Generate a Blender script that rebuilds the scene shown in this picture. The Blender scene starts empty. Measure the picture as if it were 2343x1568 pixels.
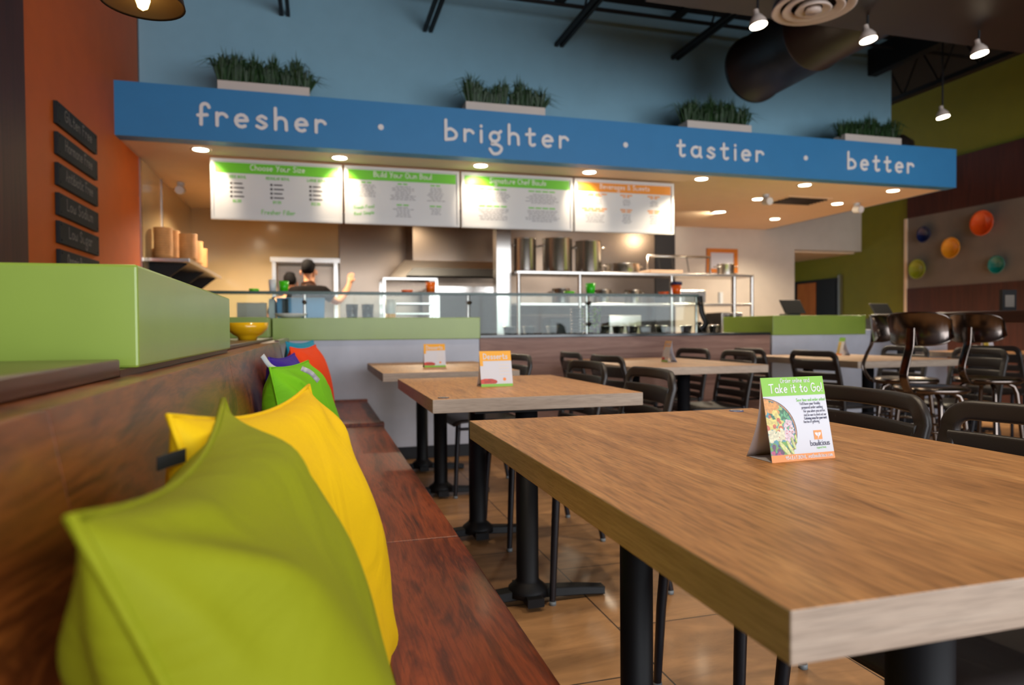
import bpy, math, random
from mathutils import Vector, Matrix
random.seed(7)
SC = bpy.context.scene
COL = SC.collection
R = math.radians

# ------------------------------------------------------------------ camera
W, H = 2343, 1568
FPX = 1562.45
FWD_Y = Vector((727 - W / 2, 757 - H / 2, FPX)).normalized()
_x = Vector((6645 - W / 2, 712 - H / 2, FPX)); _x = (_x - _x.dot(FWD_Y) * FWD_Y).normalized()
_z = _x.cross(FWD_Y)
M3 = Matrix((_x, FWD_Y, _z))           # rows: world axes seen in camera space (right, down, forward)
CAM = Vector((0, 0, 0.98))
cam_right = Vector((M3[0][0], M3[1][0], M3[2][0]))
cam_down = Vector((M3[0][1], M3[1][1], M3[2][1]))
cam_fwd = Vector((M3[0][2], M3[1][2], M3[2][2]))
cd = bpy.data.cameras.new('camera'); cam = bpy.data.objects.new('camera', cd); COL.objects.link(cam)
up, back = -cam_down, -cam_fwd
cam.matrix_world = Matrix(((cam_right.x, up.x, back.x, CAM.x), (cam_right.y, up.y, back.y, CAM.y), (cam_right.z, up.z, back.z, CAM.z), (0, 0, 0, 1)))
cd.sensor_width = 36; cd.lens = 36 * FPX / W
cd.clip_start = 0.02; cd.clip_end = 60
cd.dof.use_dof = True; cd.dof.focus_distance = 1.42; cd.dof.aperture_fstop = 3.6
SC.camera = cam

# ------------------------------------------------------------------ exposure, world, daylight
SC.view_settings.view_transform = 'Standard'; SC.view_settings.look = 'None'
SC.view_settings.exposure = 0.35; SC.view_settings.gamma = 1.0; SC.view_settings.use_curve_mapping = False
cy = SC.cycles
cy.max_bounces = 6; cy.diffuse_bounces = 3; cy.glossy_bounces = 4; cy.transmission_bounces = 6; cy.transparent_max_bounces = 10
cy.caustics_reflective = False; cy.caustics_refractive = False; cy.sample_clamp_indirect = 4.0; cy.use_denoising = True
world = bpy.data.worlds.new('daylight'); SC.world = world; world.use_nodes = True
bg = world.node_tree.nodes['Background']; bg.inputs[0].default_value = (0.75, 0.88, 1.0, 1); bg.inputs[1].default_value = 0.9

def area(name, loc, target, sx, sy, power, col):
    l = bpy.data.lights.new(name, 'AREA'); l.shape = 'RECTANGLE'; l.size = sx; l.size_y = sy; l.energy = power; l.color = col
    o = bpy.data.objects.new(name, l); COL.objects.link(o); o.location = loc
    o.rotation_euler = (Vector(target) - Vector(loc)).to_track_quat('-Z', 'Y').to_euler()
    return o
# daylight through the shop front behind the camera
area('window_daylight', (4.0, -3.4, 1.6), (4.0, 3, 1.1), 9.0, 2.6, 310, (0.93, 0.96, 1.0))

# ------------------------------------------------------------------ helpers
def tag(o, label=None, cat=None, group=None, kind=None):
    if label: o['label'] = label
    if cat: o['category'] = cat
    if group: o['group'] = group
    if kind: o['kind'] = kind
    return o
def empty(name, loc=(0, 0, 0), rz=0, label=None, cat=None, group=None):
    o = bpy.data.objects.new(name, None); COL.objects.link(o); o.location = loc; o.rotation_euler = (0, 0, rz)
    o.empty_display_size = 0.05
    return tag(o, label, cat, group)
def copy_tree(o, parent=None):
    c = o.copy(); COL.objects.link(c)
    if parent: c.parent = parent
    for ch in list(o.children): copy_tree(ch, c)
    return c

class MB:
    def __init__(s): s.v = []; s.f = []; s.sm = []; s.mi = []; s.cur = 0
    def add(s, vs, fs, smooth=False):
        b = len(s.v); s.v += [tuple(v) for v in vs]
        for f in fs: s.f.append(tuple(i + b for i in f)); s.sm.append(smooth); s.mi.append(s.cur)
        return s
    def box(s, x0, x1, y0, y1, z0, z1):
        return s.add([(x0, y0, z0), (x1, y0, z0), (x1, y1, z0), (x0, y1, z0), (x0, y0, z1), (x1, y0, z1), (x1, y1, z1), (x0, y1, z1)],
                     [(0, 3, 2, 1), (4, 5, 6, 7), (0, 1, 5, 4), (1, 2, 6, 5), (2, 3, 7, 6), (3, 0, 4, 7)])
    def hexa(s, p): return s.add(p, [(0, 3, 2, 1), (4, 5, 6, 7), (0, 1, 5, 4), (1, 2, 6, 5), (2, 3, 7, 6), (3, 0, 4, 7)])
    def prism(s, poly, fn, d0, d1):      # poly: 2D outline, fn(u, v, d) -> 3D
        n = len(poly)
        vs = [fn(u, v, d0) for u, v in poly] + [fn(u, v, d1) for u, v in poly]
        return s.add(vs, [tuple(range(n))[::-1], tuple(range(n, 2 * n))] + [(i, (i + 1) % n, n + (i + 1) % n, n + i) for i in range(n)])
    def sweep(s, path, sec, upv=(0, 0, 1), closed=False, smooth=True, scales=None):
        P = [Vector(p) for p in path]; n = len(P); m = len(sec); vs = []; upv = Vector(upv)
        for i, p in enumerate(P):
            a = P[(i - 1) % n] if (i > 0 or closed) else p
            b = P[(i + 1) % n] if (i < n - 1 or closed) else p
            t = (b - a).normalized()
            sd = t.cross(upv)
            if sd.length < 1e-4: sd = t.cross(Vector((0, 1, 0.01)))
            sd.normalize(); u = sd.cross(t).normalized()
            k = scales[i] if scales else 1
            for (q, r) in sec: vs.append(p + sd * q * k + u * r * k)
        fs = []
        for i in range(n if closed else n - 1):
            j = (i + 1) % n
            for q in range(m): fs.append((i * m + q, i * m + (q + 1) % m, j * m + (q + 1) % m, j * m + q))
        s.add(vs, fs, smooth)
        if not closed: s.add([vs[k] for k in range(m)], [tuple(range(m))[::-1]]); s.add(vs[-m:], [tuple(range(m))])
        return s
    def tube(s, path, r, n=10, **k):
        return s.sweep(path, [(r * math.cos(2 * math.pi * i / n), r * math.sin(2 * math.pi * i / n)) for i in range(n)], **k)
    def lathe(s, prof, c=(0, 0, 0), n=28, smooth=True, fn=None):
        vs = []; m = len(prof)
        for i in range(n):
            a = 2 * math.pi * i / n
            for (r, z) in prof:
                p = (r * math.cos(a), r * math.sin(a), z)
                p = fn(p) if fn else p
                vs.append((p[0] + c[0], p[1] + c[1], p[2] + c[2]))
        fs = [(i * m + k, ((i + 1) % n) * m + k, ((i + 1) % n) * m + k + 1, i * m + k + 1) for i in range(n) for k in range(m - 1)]
        return s.add(vs, fs, smooth)
    def build(s, name, mats, parent=None, loc=None, bevel=0, seg=2, subsurf=0, solid=0):
        me = bpy.data.meshes.new(name); me.from_pydata(s.v, [], s.f)
        if not isinstance(mats, (list, tuple)): mats = [mats]
        for m in mats: me.materials.append(m)
        me.polygons.foreach_set('use_smooth', s.sm); me.polygons.foreach_set('material_index', s.mi); me.update()
        o = bpy.data.objects.new(name, me); COL.objects.link(o)
        if parent: o.parent = parent
        if loc: o.location = loc
        if solid: q = o.modifiers.new('s', 'SOLIDIFY'); q.thickness = solid; q.offset = 0
        if bevel: q = o.modifiers.new('b', 'BEVEL'); q.width = bevel; q.segments = seg; q.limit_method = 'ANGLE'; q.harden_normals = False
        if subsurf: q = o.modifiers.new('u', 'SUBSURF'); q.levels = subsurf; q.render_levels = subsurf
        return o
def box(name, m, b, parent=None, bevel=0.0, **k):
    o = MB().box(*b).build(name, m, parent, bevel=bevel); return tag(o, **k) if k else o
def struct(name, m, b, bevel=0): return tag(MB().box(*b).build(name, m, bevel=bevel), kind='structure')
def rect(w, h): return [(-w / 2, -h / 2), (w / 2, -h / 2), (w / 2, h / 2), (-w / 2, h / 2)]
def ell(a, b, n=10): return [(a * math.cos(2 * math.pi * i / n), b * math.sin(2 * math.pi * i / n)) for i in range(n)]
def rrect(w, h, r, n=5):
    o = []
    for cx_, cy_, a0 in ((w / 2 - r, h / 2 - r, 0), (-w / 2 + r, h / 2 - r, 90), (-w / 2 + r, -h / 2 + r, 180), (w / 2 - r, -h / 2 + r, 270)):
        for i in range(n + 1): a = R(a0 + 90 * i / n); o.append((cx_ + r * math.cos(a), cy_ + r * math.sin(a)))
    return o
def cat_rom(pts, k=6):
    P = [Vector(p) for p in pts]; P = [P[0] * 2 - P[1]] + P + [P[-1] * 2 - P[-2]]; out = []
    for i in range(1, len(P) - 2):
        a, b, c, d = P[i - 1:i + 3]
        for j in range(k):
            t = j / k
            out.append(0.5 * ((2 * b) + (c - a) * t + (2 * a - 5 * b + 4 * c - d) * t * t + (3 * b - a - 3 * c + d) * t ** 3))
    return out + [P[-2]]

# ------------------------------------------------------------------ materials
def newmat(name):
    m = bpy.data.materials.new(name); m.use_nodes = True
    return m, m.node_tree, m.node_tree.nodes['Principled BSDF']
def setp(p, rough=0.5, metal=0.0, coat=0.0, spec=0.5):
    p.inputs['Roughness'].default_value = rough; p.inputs['Metallic'].default_value = metal
    p.inputs['Coat Weight'].default_value = coat; p.inputs['Coat Roughness'].default_value = 0.12; p.inputs['Specular IOR Level'].default_value = spec
def s2l(c): return tuple(((x / 255) / 12.92 if x / 255 <= 0.04045 else ((x / 255 + 0.055) / 1.055) ** 2.4) for x in c) + (1,)
def mat(name, c, rough=0.5, metal=0.0, coat=0.0, var=0.06, scale=6.0, bump=0.0, bscale=200.0, spec=0.5, stretch=(1, 1, 1)):
    """plain surface with a faint procedural mottling; c in sRGB 0-255"""
    m, nt, p = newmat(name); setp(p, rough, metal, coat, spec)
    tc = nt.nodes.new('ShaderNodeTexCoord'); mp = nt.nodes.new('ShaderNodeMapping'); mp.inputs['Scale'].default_value = stretch
    nz = nt.nodes.new('ShaderNodeTexNoise'); nz.inputs['Scale'].default_value = scale; nz.inputs['Detail'].default_value = 4
    rp = nt.nodes.new('ShaderNodeValToRGB'); l = s2l(c)
    rp.color_ramp.elements[0].position = 0.3; rp.color_ramp.elements[1].position = 0.7
    rp.color_ramp.elements[0].color = tuple(x * (1 - var) for x in l[:3]) + (1,); rp.color_ramp.elements[1].color = tuple(min(1, x * (1 + var)) for x in l[:3]) + (1,)
    nt.links.new(tc.outputs['Object'], mp.inputs[0]); nt.links.new(mp.outputs[0], nz.inputs[0]); nt.links.new(nz.outputs[0], rp.inputs[0]); nt.links.new(rp.outputs[0], p.inputs['Base Color'])
    if bump:
        n2 = nt.nodes.new('ShaderNodeTexNoise'); n2.inputs['Scale'].default_value = bscale; n2.inputs['Detail'].default_value = 3
        b = nt.nodes.new('ShaderNodeBump'); b.inputs['Strength'].default_value = bump; b.inputs['Distance'].default_value = 0.002
        nt.links.new(mp.outputs[0], n2.inputs[0]); nt.links.new(n2.outputs[0], b.inputs['Height']); nt.links.new(b.outputs[0], p.inputs['Normal'])
    return m
def wood(name, cols, st=(14, 1.1, 14), scale=1.0, dist=1.2, rough=0.4, coat=0.0, pores=0.5, pst=(260, 9, 260), bump=0.15):
    m, nt, p = newmat(name); setp(p, rough, 0, coat)
    N = nt.nodes.new; L = nt.links.new
    tc = N('ShaderNodeTexCoord'); mp = N('ShaderNodeMapping'); mp.inputs['Scale'].default_value = st
    oi = N('ShaderNodeObjectInfo'); ad = N('ShaderNodeVectorMath'); ad.operation = 'ADD'; ml = N('ShaderNodeVectorMath'); ml.operation = 'SCALE'; ml.inputs['Scale'].default_value = 37.0
    L(oi.outputs['Random'], ml.inputs[0]); L(tc.outputs['Object'], mp.inputs[0]); L(mp.outputs[0], ad.inputs[0]); L(ml.outputs[0], ad.inputs[1])
    nz = N('ShaderNodeTexNoise'); nz.inputs['Scale'].default_value = scale; nz.inputs['Detail'].default_value = 7; nz.inputs['Roughness'].default_value = 0.6; nz.inputs['Distortion'].default_value = dist
    L(ad.outputs[0], nz.inputs[0])
    rp = N('ShaderNodeValToRGB'); e = rp.color_ramp.elements
    e[0].position = 0.28; e[1].position = 0.72; e[0].color = s2l(cols[0]); e[1].color = s2l(cols[-1])
    for i, c in enumerate(cols[1:-1]): k = e.new(0.28 + 0.44 * (i + 1) / (len(cols) - 1)); k.color = s2l(c)
    L(nz.outputs[0], rp.inputs[0])
    m2 = N('ShaderNodeMapping'); m2.inputs['Scale'].default_value = pst; L(tc.outputs['Object'], m2.inputs[0])
    n2 = N('ShaderNodeTexNoise'); n2.inputs['Scale'].default_value = 1.0; n2.inputs['Detail'].default_value = 4; n2.inputs['Distortion'].default_value = 0.6; L(m2.outputs[0], n2.inputs[0])
    r2 = N('ShaderNodeValToRGB'); r2.color_ramp.elements[0].position = 0.36; r2.color_ramp.elements[1].position = 0.56
    r2.color_ramp.elements[0].color = (1 - pores, 1 - pores, 1 - pores, 1); r2.color_ramp.elements[1].color = (1, 1, 1, 1); L(n2.outputs[0], r2.inputs[0])
    mx = N('ShaderNodeMix'); mx.data_type = 'RGBA'; mx.blend_type = 'MULTIPLY'; mx.inputs['Factor'].default_value = 1.0
    L(rp.outputs[0], mx.inputs['A']); L(r2.outputs[0], mx.inputs['B']); L(mx.outputs['Result'], p.inputs['Base Color'])
    b = N('ShaderNodeBump'); b.inputs['Strength'].default_value = bump; b.inputs['Distance'].default_value = 0.001; L(n2.outputs[0], b.inputs['Height']); L(b.outputs[0], p.inputs['Normal'])
    return m
def emis(name, c, s):
    m, nt, p = newmat(name); p.inputs['Base Color'].default_value = (0.8, 0.8, 0.8, 1)
    p.inputs['Emission Color'].default_value = s2l(c); p.inputs['Emission Strength'].default_value = s; return m
def glassmat(name, tint, refl=0.9, tr=1.0):
    m = bpy.data.materials.new(name); m.use_nodes = True; nt = m.node_tree; nt.nodes.clear(); N = nt.nodes.new; L = nt.links.new
    o = N('ShaderNodeOutputMaterial'); mx = N('ShaderNodeMixShader'); t = N('ShaderNodeBsdfTransparent'); g = N('ShaderNodeBsdfGlossy'); f = N('ShaderNodeFresnel')
    t.inputs[0].default_value = tint; g.inputs[0].default_value = (refl, refl, refl, 1); g.inputs['Roughness'].default_value = 0.02; f.inputs[0].default_value = 1.5
    L(f.outputs[0], mx.inputs[0]); L(t.outputs[0], mx.inputs[1]); L(g.outputs[0], mx.inputs[2]); L(mx.outputs[0], o.inputs[0]); return m

MT = {}
MT['table'] = wood('oak_laminate', [(138, 92, 54), (176, 124, 76), (192, 138, 86), (206, 154, 100)], st=(11, 1.2, 9), dist=1.6, rough=0.42, pores=0.42, pst=(240, 14, 240), bump=0.12)
MT['table_edge'] = wood('oak_laminate_edge', [(158, 138, 120), (174, 154, 136), (186, 168, 150)], st=(2, 2, 40), dist=0.2, rough=0.5, pores=0.22, pst=(18, 18, 420), bump=0.2)
MT['walnut'] = wood('oiled_walnut', [(62, 22, 8), (108, 44, 16), (138, 62, 26), (90, 34, 12), (158, 80, 36)], st=(6, 0.9, 6), dist=2.6, rough=0.42, coat=0.08, pores=0.35, pst=(200, 12, 200), bump=0.2)
MT['walnut_back'] = wood('walnut_back_boards', [(56, 24, 8), (104, 50, 18), (140, 74, 28), (84, 38, 14), (168, 94, 38)], st=(6, 1.2, 5), dist=3.0, rough=0.36, coat=0.12, pores=0.3, pst=(200, 10, 160), bump=0.1)
MT['ledge'] = wood('dark_ledge_wood', [(48, 26, 18), (72, 40, 26), (92, 52, 34)], st=(9, 1.0, 9), dist=1.4, rough=0.3, coat=0.3, pores=0.2)
MT['counter_wood'] = wood('pinkish_walnut_laminate', [(116, 76, 62), (150, 108, 92), (170, 128, 110), (138, 98, 82)], st=(0.7, 6, 9), dist=1.8, rough=0.5, pores=0.15, pst=(8, 100, 160))
MT['wall_wood'] = wood('dark_red_wall_boards', [(54, 22, 16), (78, 34, 24), (66, 28, 20), (92, 42, 30)], st=(6, 7, 0.5), dist=0.3, rough=0.55, pores=0.2, pst=(30, 60, 2))
MT['bar_wood'] = wood('dark_bar_wood', [(34, 14, 10), (58, 24, 16), (46, 20, 14)], st=(8, 1, 8), rough=0.3, coat=0.2, pores=0.2)
MT['door_wood'] = wood('orange_door_veneer', [(190, 104, 44), (214, 126, 58)], st=(8, 8, 0.8), rough=0.4, pores=0.1)
MT['green'] = mat('pear_green_laminate', (142, 166, 66), 0.3, coat=0.12, var=0.05, scale=5, bump=0.03, bscale=60)
MT['orange_wall'] = mat('orange_paint', (214, 98, 22), 0.6, var=0.04, bump=0.1, bscale=300)
MT['blue_wall'] = mat('dusty_blue_paint', (142, 188, 210), 0.65, var=0.03, bump=0.1, bscale=300)
MT['fascia'] = mat('bright_blue_paint', (56, 136, 194), 0.5, var=0.02)
MT['soffit'] = mat('cream_soffit_paint', (244, 220, 190), 0.7, var=0.02)
MT['cream'] = mat('warm_white_paint', (208, 198, 186), 0.6, var=0.03)
MT['olive'] = mat('olive_green_paint', (124, 122, 12), 0.6, var=0.04, bump=0.1, bscale=300)
MT['concrete'] = mat('grey_concrete_panel', (120, 110, 100), 0.75, var=0.12, scale=2.2, bump=0.2, bscale=60)
MT['grey_front'] = mat('blue_grey_cement_board', (200, 202, 214), 0.42, var=0.14, scale=2.6, bump=0.05, bscale=80)
MT['base'] = mat('black_rubber_base', (30, 30, 34), 0.6)
MT['ceiling'] = mat('dark_brown_deck_paint', (26, 21, 20), 0.9, var=0.1)
MT['black_steel'] = mat('black_painted_steel', (10, 10, 14), 0.55, var=0.1, spec=0.3)
MT['joist'] = mat('dark_painted_joists', (15, 15, 19), 0.7)
MT['duct'] = mat('dark_brown_duct_paint', (42, 33, 30), 0.42, var=0.08, metal=0.2)
MT['chair'] = mat('charcoal_moulded_plastic', (48, 42, 40), 0.42, var=0.05, bump=0.15, bscale=500)
MT['chair_leg'] = mat('dark_chair_leg', (38, 38, 44), 0.3, metal=0.3)
MT['glide'] = mat('grey_foot_glide', (120, 128, 132), 0.5)
MT['steel'] = mat('brushed_stainless', (196, 190, 184), 0.24, metal=1.0, var=0.04, stretch=(1, 1, 30), bump=0.05, bscale=20)
MT['steel_panel'] = mat('stainless_wall_panel', (138, 122, 108), 0.27, metal=1.0, var=0.06, scale=1.2, bump=0.25, bscale=1.4)
MT['chrome'] = mat('polished_gunmetal', (112, 102, 96), 0.2, metal=1.0, var=0.05)
MT['tile'] = mat('glossy_beige_tile', (214, 186, 138), 0.16, var=0.05, scale=1.5, coat=0.4)
MT['white'] = mat('white_plastic', (216, 214, 214), 0.35, var=0.01)
MT['paper'] = mat('white_card', (206, 206, 214), 0.4, var=0.01)
MT['letter'] = mat('pale_letter_vinyl', (244, 238, 236), 0.5, var=0.01)
MT['black'] = mat('matt_black', (14, 13, 14), 0.5)
MT['chalk'] = mat('charcoal_sign_board', (22, 25, 28), 0.75, var=0.1, scale=20)
MT['chalktext'] = mat('chalk_grey_lettering', (132, 124, 118), 0.8)
MT['lime'] = mat('lime_print', (122, 184, 8), 0.35, var=0.02)
MT['menu_green'] = mat('menu_green_print', (104, 196, 16), 0.4, var=0.02)
MT['menu_orange'] = mat('menu_orange_print', (232, 144, 30), 0.4, var=0.02)
MT['ink'] = mat('navy_ink', (30, 34, 78), 0.5)
MT['greyink'] = mat('grey_ink', (150, 146, 150), 0.5)
MT['darkink'] = mat('dark_ink', (60, 52, 54), 0.5)
MT['orange_print'] = mat('orange_print', (232, 132, 8), 0.35, var=0.02)
MT['yellow_print'] = mat('amber_print', (236, 166, 10), 0.35, var=0.02)
MT['foam'] = mat('white_planter_paint', (222, 208, 198), 0.6, var=0.02)
MT['grass'] = mat('dark_grass_blades', (34, 66, 26), 0.5, var=0.4, scale=30)
MT['kraft'] = mat('kraft_paper_bowl', (176, 126, 76), 0.7, var=0.15, scale=12)
MT['skin'] = mat('skin', (200, 138, 100), 0.5, var=0.04)
MT['hair'] = mat('black_hair', (14, 10, 10), 0.8, spec=0.15, bump=0.3, bscale=120)
MT['shirt'] = mat('black_shirt', (18, 13, 12), 0.9, spec=0.1)
MT['trousers'] = mat('dark_trousers', (36, 36, 46), 0.8)
MT['food_green'] = mat('chopped_greens', (96, 140, 40), 0.6, var=0.5, scale=60)
MT['food_red'] = mat('chopped_tomato', (170, 60, 30), 0.5, var=0.5, scale=60)
MT['food_cream'] = mat('cooked_grain', (190, 160, 110), 0.6, var=0.3, scale=80)
MT['stone'] = mat('black_stone_counter', (18, 24, 24), 0.12, coat=0.3)
MT['glass'] = glassmat('clear_glass', (0.93, 0.985, 0.965, 1), 0.4)
MT['glass_edge'] = mat('green_glass_edge', (10, 56, 44), 0.3)
MT['lamp_on'] = emis('lit_lamp_face', (255, 236, 200), 22)
MT['bulb_on'] = emis('lit_filament_bulb', (255, 190, 90), 40)
MT['ceil_white'] = mat('white_enamel', (206, 190, 180), 0.45)
MT['clearcup'] = glassmat('clear_plastic', (0.82, 0.9, 0.95, 1))
MT['yellow_bowl'] = mat('glazed_yellow', (244, 186, 20), 0.15, coat=0.6, var=0.02)

def floor_mat():
    m, nt, p = newmat('brown_stone_tiles'); setp(p, 0.42, 0, 0.05); N = nt.nodes.new; L = nt.links.new
    tc = N('ShaderNodeTexCoord'); mp = N('ShaderNodeMapping'); mp.inputs['Rotation'].default_value = (0, 0, R(90)); mp.inputs['Location'].default_value = (0.0, 0.93 * 0 , 0)
    # texture x runs along world -y/+y, rows stack across world x
    sx = N('ShaderNodeSeparateXYZ'); cb = N('ShaderNodeCombineXYZ'); L(tc.outputs['Object'], sx.inputs[0])
    a1 = N('ShaderNodeMath'); a1.operation = 'ADD'; a1.inputs[1].default_value = -1.745 + 0.565 * 10; L(sx.outputs['Y'], a1.inputs[0])
    a2 = N('ShaderNodeMath'); a2.operation = 'ADD'; a2.inputs[1].default_value = -0.932 + 0.565 * 10; L(sx.outputs['X'], a2.inputs[0])
    L(a1.outputs[0], cb.inputs[0]); L(a2.outputs[0], cb.inputs[1])
    br = N('ShaderNodeTexBrick'); br.offset = 0.48; br.inputs['Scale'].default_value = 1; br.inputs['Brick Width'].default_value = 0.565; br.inputs['Row Height'].default_value = 0.565
    br.inputs['Mortar Size'].default_value = 0.003; br.inputs['Mortar Smooth'].default_value = 0.1; br.inputs['Bias'].default_value = 0
    br.inputs['Color1'].default_value = s2l((168, 126, 86)); br.inputs['Color2'].default_value = s2l((184, 142, 100)); br.inputs['Mortar'].default_value = s2l((52, 38, 30))
    L(cb.outputs[0], br.inputs[0])
    m2 = N('ShaderNodeMapping'); m2.inputs['Scale'].default_value = (1.6, 5, 5); L(tc.outputs['Object'], m2.inputs[0])
    nz = N('ShaderNodeTexNoise'); nz.inputs['Scale'].default_value = 1.6; nz.inputs['Detail'].default_value = 8; nz.inputs['Roughness'].default_value = 0.65; nz.inputs['Distortion'].default_value = 0.8; L(m2.outputs[0], nz.inputs[0])
    rp = N('ShaderNodeValToRGB'); rp.color_ramp.elements[0].position = 0.3; rp.color_ramp.elements[1].position = 0.7
    rp.color_ramp.elements[0].color = (0.5, 0.46, 0.42, 1); rp.color_ramp.elements[1].color = (1.12, 1.08, 1.0, 1); L(nz.outputs[0], rp.inputs[0])
    mx = N('ShaderNodeMix'); mx.data_type = 'RGBA'; mx.blend_type = 'MULTIPLY'; mx.inputs['Factor'].default_value = 1
    L(br.outputs['Color'], mx.inputs['A']); L(rp.outputs[0], mx.inputs['B']); L(mx.outputs['Result'], p.inputs['Base Color'])
    b = N('ShaderNodeBump'); b.inputs['Strength'].default_value = 0.3; b.inputs['Distance'].default_value = 0.002; b.invert = True
    L(br.outputs['Fac'], b.inputs['Height']); L(b.outputs[0], p.inputs['Normal']); return m
MT['floor'] = floor_mat()
def fabric(name, c, rough=0.75):
    m, nt, p = newmat(name); setp(p, rough, 0, 0, 0.3); N = nt.nodes.new; L = nt.links.new
    p.inputs['Sheen Weight'].default_value = 0.0
    tc = N('ShaderNodeTexCoord'); n1 = N('ShaderNodeTexNoise'); n1.inputs['Scale'].default_value = 900; n1.inputs['Detail'].default_value = 2; L(tc.outputs['Object'], n1.inputs[0])
    rp = N('ShaderNodeValToRGB'); l = s2l(c); rp.color_ramp.elements[0].color = tuple(x * 0.86 for x in l[:3]) + (1,); rp.color_ramp.elements[1].color = tuple(min(1, x * 1.1) for x in l[:3]) + (1,)
    L(n1.outputs[0], rp.inputs[0]); L(rp.outputs[0], p.inputs['Base Color'])
    n2 = N('ShaderNodeTexNoise'); n2.inputs['Scale'].default_value = 9; n2.inputs['Detail'].default_value = 4; n2.inputs['Distortion'].default_value = 0.8; L(tc.outputs['Object'], n2.inputs[0])
    b = N('ShaderNodeBump'); b.inputs['Strength'].default_value = 0.45; b.inputs['Distance'].default_value = 0.014; L(n2.outputs[0], b.inputs['Height']); L(b.outputs[0], p.inputs['Normal']); return m

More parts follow.
